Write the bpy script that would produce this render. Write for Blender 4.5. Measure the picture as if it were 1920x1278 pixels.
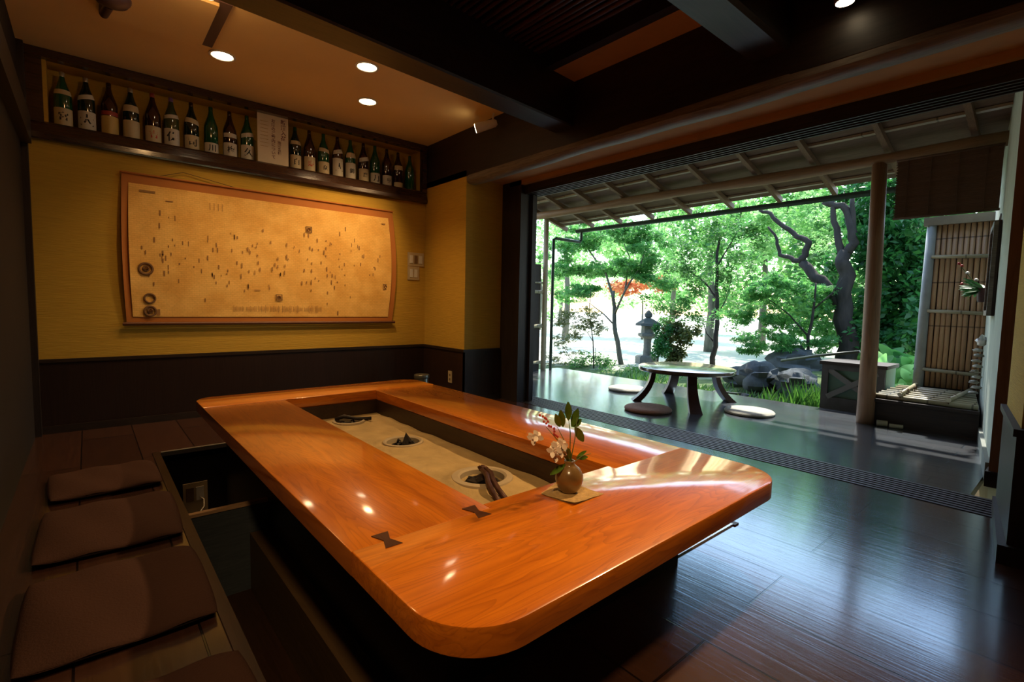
import bpy, math, random
import numpy as np
from mathutils import Vector, Matrix
random.seed(7); rng = np.random.default_rng(7)
S = bpy.context.scene
for o in list(bpy.data.objects): bpy.data.objects.remove(o)
COL = S.collection
PI = math.pi

# ------------------------------------------------------------------ camera
YAW, PIT, ROL, FPX, CAMH = math.radians(40.453), math.radians(4.186), math.radians(-1.1865), 933.36, 1.0
_f = np.array([math.sin(YAW)*math.cos(PIT), math.cos(YAW)*math.cos(PIT), -math.sin(PIT)])
_r = np.array([math.cos(YAW), -math.sin(YAW), 0.0]); _d = np.cross(_f, _r)
_r2 = math.cos(ROL)*_r + math.sin(ROL)*_d; _d2 = -math.sin(ROL)*_r + math.cos(ROL)*_d
CM = np.array([_r2, _d2, _f])
cd = bpy.data.cameras.new('camera'); cam = bpy.data.objects.new('camera', cd); COL.objects.link(cam)
cd.sensor_width = 36; cd.lens = FPX/1920*36; cd.clip_start = .02; cd.clip_end = 300
m = Matrix.Identity(4)
for i in range(3):
    m[i][0] = _r2[i]; m[i][1] = -_d2[i]; m[i][2] = -_f[i]
m[2][3] = CAMH
cam.matrix_world = m
S.camera = cam

# ------------------------------------------------------------------ world, sun, exposure
S.view_settings.view_transform = 'Standard'; S.view_settings.look = 'None'
S.view_settings.exposure = 0.0; S.view_settings.gamma = 1.0; S.view_settings.use_curve_mapping = False
W = bpy.data.worlds.new('world'); S.world = W; W.use_nodes = True
wn = W.node_tree.nodes; wn.clear()
out = wn.new('ShaderNodeOutputWorld'); bg = wn.new('ShaderNodeBackground'); sky = wn.new('ShaderNodeTexSky')
sky.sky_type = 'NISHITA'; sky.sun_disc = False; sky.sun_elevation = math.radians(52); sky.sun_rotation = math.radians(60)
sky.air_density = 1.4; sky.dust_density = .8; sky.ozone_density = 2.5
bg.inputs['Strength'].default_value = 0.66
W.node_tree.links.new(sky.outputs[0], bg.inputs[0]); W.node_tree.links.new(bg.outputs[0], out.inputs[0])
sd = bpy.data.lights.new('sun', 'SUN'); sun = bpy.data.objects.new('sun', sd); COL.objects.link(sun)
sd.energy = 8.5; sd.angle = math.radians(1.0); sd.color = (1.0, .95, .84)
sun.rotation_euler = Vector((-.62, -.18, -1.0)).to_track_quat('-Z', 'Y').to_euler()
sun.location = (10, 6, 12)

# ------------------------------------------------------------------ helpers
class G:
    def __init__(s): s.v = []; s.f = []
    def add(s, v, f):
        n = len(s.v); s.v += [tuple(map(float, q)) for q in v]; s.f += [tuple(n+i for i in q) for q in f]; return s
    def box(s, x0, x1, y0, y1, z0, z1):
        v = [(x0,y0,z0),(x1,y0,z0),(x1,y1,z0),(x0,y1,z0),(x0,y0,z1),(x1,y0,z1),(x1,y1,z1),(x0,y1,z1)]
        return s.add(v, [(0,3,2,1),(4,5,6,7),(0,1,5,4),(1,2,6,5),(2,3,7,6),(3,0,4,7)])
    def obox(s, c, ax, ay, az):        # oriented box by half-axes
        c, ax, ay, az = map(Vector, (c, ax, ay, az)); v = []
        for k in (-1, 1):
            for i, j in ((-1,-1),(1,-1),(1,1),(-1,1)): v.append(c+ax*i+ay*j+az*k)
        return s.add(v, [(0,3,2,1),(4,5,6,7),(0,1,5,4),(1,2,6,5),(2,3,7,6),(3,0,4,7)])
    def prism(s, poly, z0, z1, bev=0):
        n = len(poly)
        if bev:
            c = Vector((sum(p[0] for p in poly)/n, sum(p[1] for p in poly)/n))
            def ins(d):
                r = []
                for i in range(n):
                    a, b, e = Vector(poly[i-1]), Vector(poly[i]), Vector(poly[(i+1) % n])
                    t = ((b-a).normalized()+(e-b).normalized()).normalized(); nn = Vector((-t.y, t.x)); r.append(b+nn*d)
                return r
            rings = [(ins(bev), z0), (ins(0), z0+bev), (ins(0), z1-bev), (ins(bev*.3), z1-bev*.3), (ins(bev), z1)]
        else: rings = [([Vector(p) for p in poly], z0), ([Vector(p) for p in poly], z1)]
        v = []; f = []
        for P_, z in rings: v += [(p.x, p.y, z) for p in P_]
        for k in range(len(rings)-1):
            for i in range(n): j = (i+1) % n; f.append((k*n+i, k*n+j, (k+1)*n+j, (k+1)*n+i))
        f.append(tuple(reversed(range(n)))); f.append(tuple((len(rings)-1)*n+i for i in range(n)))
        return s.add(v, f)
    def tube(s, pts, rad, seg=8, cap=True):
        pts = [Vector(p) for p in pts]; n = len(pts)
        if not hasattr(rad, '__len__'): rad = [rad]*n
        t0 = (pts[1]-pts[0]).normalized(); up = Vector((0,0,1)) if abs(t0.z) < .9 else Vector((1,0,0))
        u = t0.cross(up).normalized(); v = []; f = []
        for i, p in enumerate(pts):
            t = (pts[min(i+1,n-1)]-pts[max(i-1,0)]).normalized()
            u = (u-t*u.dot(t)).normalized(); w = t.cross(u)
            for k in range(seg):
                a = 2*PI*k/seg; v.append(p+(u*math.cos(a)+w*math.sin(a))*rad[i])
        for i in range(n-1):
            for k in range(seg): j = (k+1) % seg; f.append((i*seg+k, i*seg+j, (i+1)*seg+j, (i+1)*seg+k))
        if cap: f.append(tuple(reversed(range(seg)))); f.append(tuple((n-1)*seg+k for k in range(seg)))
        return s.add(v, f)
    def lathe(s, prof, c=(0,0,0), seg=24, sx=1, sy=1):
        v = []; f = []; n = len(prof)
        for r, z in prof:
            for k in range(seg): a = 2*PI*k/seg; v.append((c[0]+r*sx*math.cos(a), c[1]+r*sy*math.sin(a), c[2]+z))
        for i in range(n-1):
            for k in range(seg): j = (k+1) % seg; f.append((i*seg+k, i*seg+j, (i+1)*seg+j, (i+1)*seg+k))
        if prof[0][0] > 1e-6: f.append(tuple(reversed(range(seg))))
        if prof[-1][0] > 1e-6: f.append(tuple((n-1)*seg+k for k in range(seg)))
        return s.add(v, f)
    def torus(s, c, R, r, seg=32, sec=8, ax='z'):
        v = []; f = []
        for i in range(seg):
            a = 2*PI*i/seg
            for k in range(sec):
                b = 2*PI*k/sec; q = (R+r*math.cos(b)); p = (q*math.cos(a), q*math.sin(a), r*math.sin(b))
                if ax == 'y': p = (p[0], p[2], p[1])
                v.append((c[0]+p[0], c[1]+p[1], c[2]+p[2]))
        for i in range(seg):
            for k in range(sec): f.append((i*sec+k, ((i+1)%seg)*sec+k, ((i+1)%seg)*sec+(k+1)%sec, i*sec+(k+1)%sec))
        return s.add(v, f)
    def blob(s, c, r, seed=0, rough=.18, nu=14, nv=10, flat=.2):
        rr = random.Random(seed); ph = [(rr.uniform(0,6), rr.uniform(1,3.2), rr.uniform(1,3)) for _ in range(5)]
        v = []; f = []
        for j in range(nv+1):
            th = PI*j/nv
            for i in range(nu):
                a = 2*PI*i/nu; d = Vector((math.sin(th)*math.cos(a), math.sin(th)*math.sin(a), math.cos(th)))
                k = 1+rough*sum(math.sin(p+q*3*d.x+w*2*d.y+2.3*d.z*q) for p, q, w in ph)/2.5
                v.append((c[0]+d.x*r[0]*k, c[1]+d.y*r[1]*k, c[2]+max(d.z, -.6)*r[2]*k))
        for j in range(nv):
            for i in range(nu): f.append((j*nu+i, (j+1)*nu+i, (j+1)*nu+(i+1)%nu, j*nu+(i+1)%nu))
        return s.add(v, f)

def base_of(o): return Vector(o['_b']) if '_b' in o else Vector((0,0,0))
BASES = {}
def part(name, g, mat, parent=None, smooth=False, label=None):
    off = BASES.get(parent.name, Vector((0,0,0))) if parent else Vector((0,0,0))
    me = bpy.data.meshes.new(name)
    v = [(a-off.x, b-off.y, c-off.z) for a, b, c in g.v]
    me.from_pydata(v, [], g.f); me.validate(); me.update()
    if smooth is True: me.polygons.foreach_set('use_smooth', [True]*len(me.polygons))
    elif smooth:
        me.polygons.foreach_set('use_smooth', [True]*len(me.polygons)); me.set_sharp_from_angle(angle=math.radians(smooth))
    me.materials.append(mat)
    o = bpy.data.objects.new(name, me); COL.objects.link(o)
    if parent: o.parent = parent; BASES[o.name] = off
    else: BASES[o.name] = off
    if label: o['label'] = label
    return o
def thing(name, loc, label, cat, group=None):
    o = bpy.data.objects.new(name, None); COL.objects.link(o); o.location = loc; o.empty_display_size = .1
    BASES[o.name] = Vector(loc); o['label'] = label; o['category'] = cat
    if group: o['group'] = group
    return o
def tag(o, label, cat, group=None, kind=None):
    o['label'] = label; o['category'] = cat
    if group: o['group'] = group
    if kind: o['kind'] = kind
    return o
def struct(name, g, mat, smooth=False):
    o = part(name, g, mat, None, smooth); o['kind'] = 'structure'; return o
def copy_tree(o, parent=None):
    c = o.copy(); COL.objects.link(c); c.parent = parent
    for ch in list(o.children): copy_tree(ch, c)
    return c
def ray(px, py): return CM.T @ np.array([(px-960)/FPX, (py-639)/FPX, 1.0])
def atx(px, py, X):                     # world point at depth plane x = X on a measured line of sight
    r = ray(px, py); t = X/r[0]; return Vector((X, r[1]*t, CAMH+r[2]*t))
def wy(x): return -.215+.14*x           # face of the slightly skewed right-hand wall

# ------------------------------------------------------------------ materials
def nm(name):
    mt = bpy.data.materials.new(name); mt.use_nodes = True; n = mt.node_tree.nodes; b = n['Principled BSDF']; return mt, n, mt.node_tree.links, b
def plain(name, c, rough=.6, metal=0, coat=0, var=0, vs=8, spec=.5, bump=0, bs=60, sc=(1,1,1)):
    mt, n, l, b = nm(name)
    b.inputs['Roughness'].default_value = rough; b.inputs['Metallic'].default_value = metal
    b.inputs['Coat Weight'].default_value = coat; b.inputs['Coat Roughness'].default_value = .08; b.inputs['Specular IOR Level'].default_value = spec
    tc = n.new('ShaderNodeTexCoord'); mp = n.new('ShaderNodeMapping'); l.new(tc.outputs['Object'], mp.inputs[0]); mp.inputs['Scale'].default_value = sc
    nz = n.new('ShaderNodeTexNoise'); nz.inputs['Scale'].default_value = vs; nz.inputs['Detail'].default_value = 5; l.new(mp.outputs[0], nz.inputs['Vector'])
    rp = n.new('ShaderNodeValToRGB'); k = var if var else .06
    rp.color_ramp.elements[0].position = .3; rp.color_ramp.elements[1].position = .7
    rp.color_ramp.elements[0].color = (*[x*(1-k) for x in c], 1); rp.color_ramp.elements[1].color = (*[min(1, x*(1+k)) for x in c], 1)
    l.new(nz.outputs['Fac'], rp.inputs[0]); l.new(rp.outputs[0], b.inputs['Base Color'])
    if bump:
        n2 = n.new('ShaderNodeTexNoise'); n2.inputs['Scale'].default_value = bs; n2.inputs['Detail'].default_value = 3; l.new(mp.outputs[0], n2.inputs['Vector'])
        bp = n.new('ShaderNodeBump'); bp.inputs['Strength'].default_value = bump; bp.inputs['Distance'].default_value = .01; l.new(n2.outputs['Fac'], bp.inputs['Height']); l.new(bp.outputs[0], b.inputs['Normal'])
    return mt
def wood(name, c1, c2, axis='y', scale=3, rough=.4, coat=0, coatr=.1, bump=.1, dist=2.5, stretch=14, lines=0):
    """grain running along the axis"""
    mt, n, l, b = nm(name)
    tc = n.new('ShaderNodeTexCoord'); mp = n.new('ShaderNodeMapping'); l.new(tc.outputs['Object'], mp.inputs[0])
    s_ = [stretch]*3; s_['xyz'.index(axis)] = 1.0; mp.inputs['Scale'].default_value = s_
    n1 = n.new('ShaderNodeTexNoise'); n1.inputs['Scale'].default_value = scale; n1.inputs['Detail'].default_value = 6; n1.inputs['Distortion'].default_value = dist
    l.new(mp.outputs[0], n1.inputs['Vector'])
    n3 = n.new('ShaderNodeTexNoise'); n3.inputs['Scale'].default_value = scale*.35; n3.inputs['Detail'].default_value = 2; l.new(mp.outputs[0], n3.inputs['Vector'])
    mx = n.new('ShaderNodeMix'); mx.data_type = 'FLOAT'; mx.inputs[0].default_value = .35; l.new(n1.outputs['Fac'], mx.inputs[2]); l.new(n3.outputs['Fac'], mx.inputs[3])
    rp = n.new('ShaderNodeValToRGB'); rp.color_ramp.elements[0].position = .34; rp.color_ramp.elements[1].position = .66
    rp.color_ramp.elements[0].color = (*c1, 1); rp.color_ramp.elements[1].color = (*c2, 1)
    l.new(mx.outputs[0], rp.inputs[0]); l.new(rp.outputs[0], b.inputs['Base Color'])
    if lines:
        m3 = n.new('ShaderNodeMapping'); l.new(tc.outputs['Object'], m3.inputs[0]); s3 = [5.0]*3; s3['xyz'.index(axis)] = .55; m3.inputs['Scale'].default_value = s3
        n5 = n.new('ShaderNodeTexNoise'); n5.inputs['Scale'].default_value = 1.5; n5.inputs['Detail'].default_value = 3; n5.inputs['Distortion'].default_value = .4; l.new(m3.outputs[0], n5.inputs['Vector'])
        mm = n.new('ShaderNodeMath'); mm.operation = 'MULTIPLY'; mm.inputs[1].default_value = 22; l.new(n5.outputs['Fac'], mm.inputs[0])
        fr = n.new('ShaderNodeMath'); fr.operation = 'FRACT'; l.new(mm.outputs[0], fr.inputs[0])
        r3 = n.new('ShaderNodeValToRGB'); r3.color_ramp.elements[0].color = (1-lines, 1-lines*1.2, 1-lines, 1); r3.color_ramp.elements[1].color = (1,1,1,1); r3.color_ramp.elements[1].position = .45
        l.new(fr.outputs[0], r3.inputs[0]); mu = n.new('ShaderNodeVectorMath'); mu.operation = 'MULTIPLY'; l.new(rp.outputs[0], mu.inputs[0]); l.new(r3.outputs[0], mu.inputs[1]); l.new(mu.outputs[0], b.inputs['Base Color']); b.inputs['Coat IOR'].default_value = 1.6
    b.inputs['Roughness'].default_value = rough; b.inputs['Coat Weight'].default_value = coat; b.inputs['Coat Roughness'].default_value = coatr
    bp = n.new('ShaderNodeBump'); bp.inputs['Strength'].default_value = bump; bp.inputs['Distance'].default_value = .004; l.new(n1.outputs['Fac'], bp.inputs['Height']); l.new(bp.outputs[0], b.inputs['Normal'])
    return mt
def boards(name, c1, c2, seam, bw, bl, rough, rot, coat=0, mort=.0035, bump=.25, xoff=0, spec=.5, roughvar=.06, tint=(1,1,1), ior=1.5):
    """planks: rows across, rot turns the plank direction"""
    mt, n, l, b = nm(name)
    tc = n.new('ShaderNodeTexCoord'); mp = n.new('ShaderNodeMapping'); l.new(tc.outputs['Object'], mp.inputs[0])
    mp.inputs['Rotation'].default_value = rot; mp.inputs['Location'].default_value = (0, xoff, 0)
    br = n.new('ShaderNodeTexBrick'); br.inputs['Scale'].default_value = 1; br.inputs['Brick Width'].default_value = bl; br.inputs['Row Height'].default_value = bw
    br.inputs['Mortar Size'].default_value = mort; br.inputs['Mortar Smooth'].default_value = .3; br.inputs['Bias'].default_value = 0; br.offset = .37
    br.inputs['Color1'].default_value = (*c1, 1); br.inputs['Color2'].default_value = (*c2, 1); br.inputs['Mortar'].default_value = (*seam, 1)
    l.new(mp.outputs[0], br.inputs['Vector'])
    m2 = n.new('ShaderNodeMapping'); m2.inputs['Scale'].default_value = (1.2, 22, 22); l.new(mp.outputs[0], m2.inputs[0])
    nz = n.new('ShaderNodeTexNoise'); nz.inputs['Scale'].default_value = 2.2; nz.inputs['Detail'].default_value = 6; nz.inputs['Distortion'].default_value = 1.2; l.new(m2.outputs[0], nz.inputs['Vector'])
    mr = n.new('ShaderNodeMapRange'); mr.inputs[3].default_value = .55; mr.inputs[4].default_value = 1.4; l.new(nz.outputs['Fac'], mr.inputs[0])
    mx = n.new('ShaderNodeVectorMath'); mx.operation = 'SCALE'; l.new(br.outputs['Color'], mx.inputs[0]); l.new(mr.outputs[0], mx.inputs['Scale'])
    l.new(mx.outputs[0], b.inputs['Base Color'])
    n4 = n.new('ShaderNodeTexNoise'); n4.inputs['Scale'].default_value = 1.6; n4.inputs['Detail'].default_value = 4; l.new(mp.outputs[0], n4.inputs['Vector'])
    m4 = n.new('ShaderNodeMapRange'); m4.inputs[3].default_value = rough-roughvar; m4.inputs[4].default_value = rough+roughvar; l.new(n4.outputs['Fac'], m4.inputs[0]); l.new(m4.outputs[0], b.inputs['Roughness'])
    b.inputs['Coat Weight'].default_value = coat; b.inputs['Specular IOR Level'].default_value = spec; b.inputs['Specular Tint'].default_value = (*tint, 1); b.inputs['Coat Roughness'].default_value = .13; b.inputs['Coat IOR'].default_value = 1.95; b.inputs['IOR'].default_value = ior
    b1 = n.new('ShaderNodeBump'); b1.inputs['Strength'].default_value = 1; b1.inputs['Distance'].default_value = .006; b1.invert = True; l.new(br.outputs['Fac'], b1.inputs['Height'])
    b2 = n.new('ShaderNodeBump'); b2.inputs['Strength'].default_value = bump; b2.inputs['Distance'].default_value = .002; l.new(nz.outputs['Fac'], b2.inputs['Height']); l.new(b1.outputs[0], b2.inputs['Normal']); l.new(b1.outputs[0], b.inputs['Coat Normal'])
    l.new(b2.outputs[0], b.inputs['Normal'])
    return mt
def leafmat(name, c1, c2, trans=.5):
    mt, n, l, b = nm(name)
    ge = n.new('ShaderNodeNewGeometry'); rp = n.new('ShaderNodeValToRGB'); rp.color_ramp.elements[0].color = (*c1, 1); rp.color_ramp.elements[1].color = (*c2, 1)
    l.new(ge.outputs['Random Per Island'], rp.inputs[0]); l.new(rp.outputs[0], b.inputs['Base Color']); b.inputs['Roughness'].default_value = .45
    tr = n.new('ShaderNodeBsdfTranslucent'); hs = n.new('ShaderNodeHueSaturation'); hs.inputs['Value'].default_value = 1.7; hs.inputs['Hue'].default_value = .495; l.new(rp.outputs[0], hs.inputs['Color']); l.new(hs.outputs[0], tr.inputs['Color'])
    mx = n.new('ShaderNodeMixShader'); mx.inputs[0].default_value = trans; l.new(b.outputs[0], mx.inputs[1]); l.new(tr.outputs[0], mx.inputs[2]); l.new(mx.outputs[0], n['Material Output'].inputs['Surface'])
    return mt
def emit(name, c, s):
    mt, n, l, b = nm(name); b.inputs['Base Color'].default_value = (.8,.8,.8,1); b.inputs['Emission Color'].default_value = (*c, 1); b.inputs['Emission Strength'].default_value = s; return mt
def bamboo(name, c1, c2, axis, step=.28, rough=.4):
    """pale culms with darker nodes every `step` metres along the axis"""
    mt = wood(name, c1, c2, axis, 4, rough, bump=.05, dist=.5, stretch=8); n = mt.node_tree.nodes; l = mt.node_tree.links; b = n['Principled BSDF']
    src = b.inputs['Base Color'].links[0].from_socket
    tc = n.new('ShaderNodeTexCoord'); sp = n.new('ShaderNodeSeparateXYZ'); l.new(tc.outputs['Object'], sp.inputs[0])
    ge = n.new('ShaderNodeNewGeometry'); ad = n.new('ShaderNodeMath'); ad.operation = 'ADD'; l.new(sp.outputs['xyz'.index(axis)], ad.inputs[0]); l.new(ge.outputs['Random Per Island'], ad.inputs[1])
    mo = n.new('ShaderNodeMath'); mo.operation = 'PINGPONG'; l.new(ad.outputs[0], mo.inputs[0]); mo.inputs[1].default_value = step/2
    lt = n.new('ShaderNodeMath'); lt.operation = 'LESS_THAN'; l.new(mo.outputs[0], lt.inputs[0]); lt.inputs[1].default_value = .006
    mx = n.new('ShaderNodeMix'); mx.data_type = 'RGBA'; l.new(lt.outputs[0], mx.inputs[0]); l.new(src, mx.inputs[6]); mx.inputs[7].default_value = (*[x*.45 for x in c1], 1)
    l.new(mx.outputs[2], b.inputs['Base Color']); return mt

M = {}
M['plaster'] = plain('yellow woven wall cloth', (.55, .335, .035), .85, var=.07, vs=30, bump=.3, bs=45, sc=(.25, .25, 4))
M['ceil'] = plain('cream ceiling', (.82, .57, .235), .9, var=.04, vs=2, bump=.1, bs=120)
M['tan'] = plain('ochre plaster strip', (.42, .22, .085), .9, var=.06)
M['outwall'] = plain('grey green outdoor plaster', (.46, .50, .40), .85, var=.08, vs=5, bump=.2)
M['floor'] = boards('dark lacquered floorboards', (.062, .026, .016), (.088, .038, .024), (.012, .006, .004), .29, 1.9, .18, (0, 0, PI/2), xoff=.06, bump=.3, spec=.9, coat=.35, ior=1.95, tint=(.5, .82, 1))  # blue specular tint stands for bluish skylight in the reflections
M['deck'] = boards('deck boards', (.050, .048, .052), (.066, .060, .062), (.012, .010, .010), .145, 1.6, .20, (0, 0, PI/2), bump=.35, spec=.9, coat=.35, ior=1.95, tint=(.5, .82, 1))  # skylight blue put into the reflections by the tint, as indoors
M['wains_x'] = boards('dark wainscot boards', (.020, .009, .006), (.025, .011, .008), (.006, .003, .002), .30, 8, .42, (0, PI/2, 0), bump=.5)
M['wains'] = wood('dark stained wood', (.018, .009, .006), (.040, .018, .011), 'z', 3, .42)
M['wallleft'] = wood('near black wall boards', (.008, .004, .0025), (.014, .007, .005), 'z', 3, .85)
M['dark_y'] = wood('smoked beam wood along depth', (.012, .008, .006), (.032, .019, .013), 'y', 2.5, .5)
M['dark_x'] = wood('smoked beam wood across', (.012, .008, .006), (.036, .021, .014), 'x', 2.5, .42)
M['dark_z'] = wood('smoked post wood', (.014, .009, .007), (.036, .022, .015), 'z', 2.5, .5)
M['grey_y'] = wood('worn grey beam edge', (.10, .085, .065), (.22, .19, .15), 'y', 3, .6)
M['table_y'] = wood('orange lacquered zelkova, long boards', (.40, .098, .006), (.68, .20, .011), 'y', 1.9, .30, 1, .09, .03, 1.6, 9, lines=.2)
M['table_x'] = wood('orange lacquered zelkova, end boards', (.56, .135, .006), (.84, .245, .011), 'x', 1.9, .30, 1, .09, .03, 1.9, 9, lines=.2)
M['key'] = wood('dark butterfly key', (.055, .018, .008), (.09, .03, .013), 'y', 5, .35, .4)
M['black'] = plain('black lacquered box', (.012, .009, .008), .35)
M['pitfloor'] = wood('brown pit boards', (.022, .010, .005), (.04, .018, .009), 'y', 3, .4)
M['ledge'] = wood('worn footrest', (.065, .038, .018), (.10, .06, .028), 'y', 3, .45)
M['partition'] = wood('pit partition', (.045, .058, .072), (.07, .085, .10), 'x', 3, .22)  # bluish colour stands for daylight reflected in the board
M['edge'] = wood('pale edging', (.40, .24, .13), (.55, .35, .2), 'x', 3, .35)
M['aluminium'] = plain('aluminium strip', (.62, .62, .60), .3, .8)
M['sand'] = plain('raked hearth sand', (.42, .30, .13), .95, var=.14, vs=9, bump=.7, bs=22)
M['clay'] = plain('pale clay ring', (.40, .32, .20), .8, var=.1)
M['iron'] = plain('cast iron', (.022, .018, .016), .55, .4, var=.3, vs=30, bump=.3)
M['rust'] = plain('rusty iron tongs', (.075, .030, .020), .5, .4, var=.3, vs=40)
M['liner'] = wood('hearth liner', (.020, .010, .006), (.045, .022, .011), 'y', 3, .45)
M['cushion'] = plain('mauve brown cushion cloth', (.070, .033, .024), .9, var=.06, vs=3, bump=.25, bs=160, spec=.2)
M['straw'] = plain('pale straw cushion', (.42, .40, .33), .85, var=.15, vs=30, bump=.4, bs=120)
M['straw2'] = plain('reddish straw cushion', (.30, .17, .11), .85, var=.15, vs=30, bump=.4, bs=120)
M['round_top'] = wood('round table top', (.085, .06, .045), (.15, .11, .08), 'y', 2, .2, 1, .15)
M['round_leg'] = wood('round table leg', (.04, .018, .011), (.08, .034, .02), 'z', 3, .4)
M['post'] = wood('pale cedar post', (.22, .105, .050), (.34, .18, .09), 'z', 2, .55)
M['logb'] = wood('cedar log', (.25, .15, .08), (.38, .24, .13), 'y', 2, .6)
M['rafter'] = wood('rafter', (.17, .095, .05), (.27, .16, .09), 'x', 3, .6)
M['roofb'] = wood('roof underboards', (.13, .08, .05), (.22, .14, .09), 'y', 3, .75)
M['batten'] = bamboo('bamboo battens', (.40, .33, .22), (.5, .42, .3), 'y', .5)
M['gutter'] = plain('dark green gutter', (.020, .045, .032), .35)
M['bam_y'] = bamboo('bamboo poles along depth', (.30, .27, .17), (.42, .37, .24), 'y')
M['bam_x'] = bamboo('bamboo poles across', (.30, .27, .17), (.42, .37, .24), 'x', .4)
M['bam_z'] = bamboo('upright bamboo', (.42, .25, .14), (.56, .36, .20), 'z', .42)
M['bam_end'] = plain('cut bamboo end', (.62, .55, .40), .6)
M['blind'] = wood('reed blind', (.085, .042, .024), (.15, .078, .045), 'y', 6, .7)
M['bench'] = wood('old dark bench wood', (.016, .011, .009), (.040, .024, .017), 'y', 3, .6)
M['stone'] = plain('grey garden stone', (.075, .085, .085), .9, var=.35, vs=5, bump=.8, bs=14)
M['granite'] = plain('granite', (.15, .155, .14), .85, var=.2, vs=20, bump=.4)
M['trunk'] = plain('dark bark', (.030, .024, .019), .9, var=.4, vs=12, bump=.9, bs=26, sc=(1,1,.3))
M['trunk2'] = plain('grey bark', (.12, .115, .09), .9, var=.35, vs=12, bump=.8, bs=26, sc=(1,1,.3))
M['maple'] = leafmat('maple leaves', (.04, .18, .045), (.13, .34, .08), .55)
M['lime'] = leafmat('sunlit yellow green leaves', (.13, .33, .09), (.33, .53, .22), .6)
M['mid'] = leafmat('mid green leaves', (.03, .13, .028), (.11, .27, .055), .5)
M['darkleaf'] = leafmat('dark evergreen leaves', (.012, .085, .022), (.05, .21, .04), .4)
M['olive'] = leafmat('brown green leaves', (.05, .09, .02), (.13, .13, .04), .4)
M['redleaf'] = leafmat('reddish leaves', (.45, .12, .05), (.6, .3, .12), .5)
M['grass'] = leafmat('grass blades', (.025, .11, .015), (.10, .24, .035), .4)
M['petal'] = plain('pale petals', (.75, .62, .50), .6)
M['petalr'] = plain('red buds', (.55, .05, .04), .5)
M['stem'] = plain('green stem', (.10, .14, .04), .5)
M['vleaf'] = plain('glossy vase leaves', (.075, .15, .018), .28, var=.3, vs=20)
M['ceramic'] = plain('olive brown glazed stoneware', (.22, .13, .045), .25, coat=.5, var=.35, vs=9)
M['mat'] = plain('woven straw mat', (.50, .32, .12), .9, var=.2, vs=60, bump=.5, bs=140)
M['paper'] = plain('cream paper', (.72, .60, .42), .8)
M['plastic'] = plain('ivory plastic plate', (.50, .40, .24), .4)
M['plastic_d'] = plain('brown rocker', (.16, .10, .05), .3)
M['frameb'] = wood('glossy niche frame', (.030, .013, .008), (.060, .026, .015), 'x', 3, .22, .6, .1)
M['white'] = plain('white enamel', (.7, .68, .62), .4)
M['tin'] = plain('pale tin', (.16, .16, .13), .3, .6)
M['ink'] = plain('black ink', (.02, .018, .016), .7)
M['inkr'] = plain('red ink', (.55, .05, .03), .7)
M['inkp'] = plain('purple brown ink', (.16, .05, .04), .7)
M['cord'] = plain('thin cord', (.10, .05, .025), .8)
M['wirew'] = plain('pale flex', (.55, .48, .38), .5)
M['cloth'] = plain('orange brown silk border', (.46, .155, .022), .75, var=.05, vs=5)
M['rod'] = plain('dark roller rod', (.12, .04, .015), .4)
M['lampon'] = emit('lit lamp', (1.0, .80, .50), 14)
M['purple'] = plain('dark plum enamel', (.09, .05, .055), .4)

# ground: moss near the veranda, pale sunlit gravel beyond
mt, n, l, b = nm('garden ground'); M['ground'] = mt
tc = n.new('ShaderNodeTexCoord'); sp = n.new('ShaderNodeSeparateXYZ'); l.new(tc.outputs['Object'], sp.inputs[0])
nz = n.new('ShaderNodeTexNoise'); nz.inputs['Scale'].default_value = 1.2; nz.inputs['Detail'].default_value = 5; l.new(tc.outputs['Object'], nz.inputs['Vector'])
ma = n.new('ShaderNodeMath'); ma.operation = 'MULTIPLY_ADD'; ma.inputs[1].default_value = 2.2; l.new(nz.outputs['Fac'], ma.inputs[0]); l.new(sp.outputs[0], ma.inputs[2])
mb = n.new('ShaderNodeMath'); mb.operation = 'MULTIPLY_ADD'; mb.inputs[1].default_value = -.35; l.new(sp.outputs[1], mb.inputs[0]); mb.inputs[2].default_value = 1.4
mc = n.new('ShaderNodeMath'); mc.operation = 'SUBTRACT'; l.new(ma.outputs[0], mc.inputs[0]); l.new(mb.outputs[0], mc.inputs[1])
mr = n.new('ShaderNodeMapRange'); mr.inputs[1].default_value = 9.6; mr.inputs[2].default_value = 10.2; l.new(mc.outputs[0], mr.inputs[0])
rp = n.new('ShaderNodeValToRGB'); rp.color_ramp.elements[0].color = (.05, .10, .02, 1); rp.color_ramp.elements[1].color = (.13, .17, .05, 1); rp.color_ramp.elements[0].position = .35; rp.color_ramp.elements[1].position = .65
n2 = n.new('ShaderNodeTexNoise'); n2.inputs['Scale'].default_value = 6; n2.inputs['Detail'].default_value = 6; l.new(tc.outputs['Object'], n2.inputs['Vector']); l.new(n2.outputs['Fac'], rp.inputs[0])
mx = n.new('ShaderNodeMix'); mx.data_type = 'RGBA'; l.new(mr.outputs[0], mx.inputs[0]); l.new(rp.outputs[0], mx.inputs[6]); mx.inputs[7].default_value = (.60, .58, .46, 1)
l.new(mx.outputs[2], b.inputs['Base Color']); b.inputs['Roughness'].default_value = .95
bp = n.new('ShaderNodeBump'); bp.inputs['Strength'].default_value = .6; bp.inputs['Distance'].default_value = .03; l.new(n2.outputs['Fac'], bp.inputs['Height']); l.new(bp.outputs[0], b.inputs['Normal'])

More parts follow.
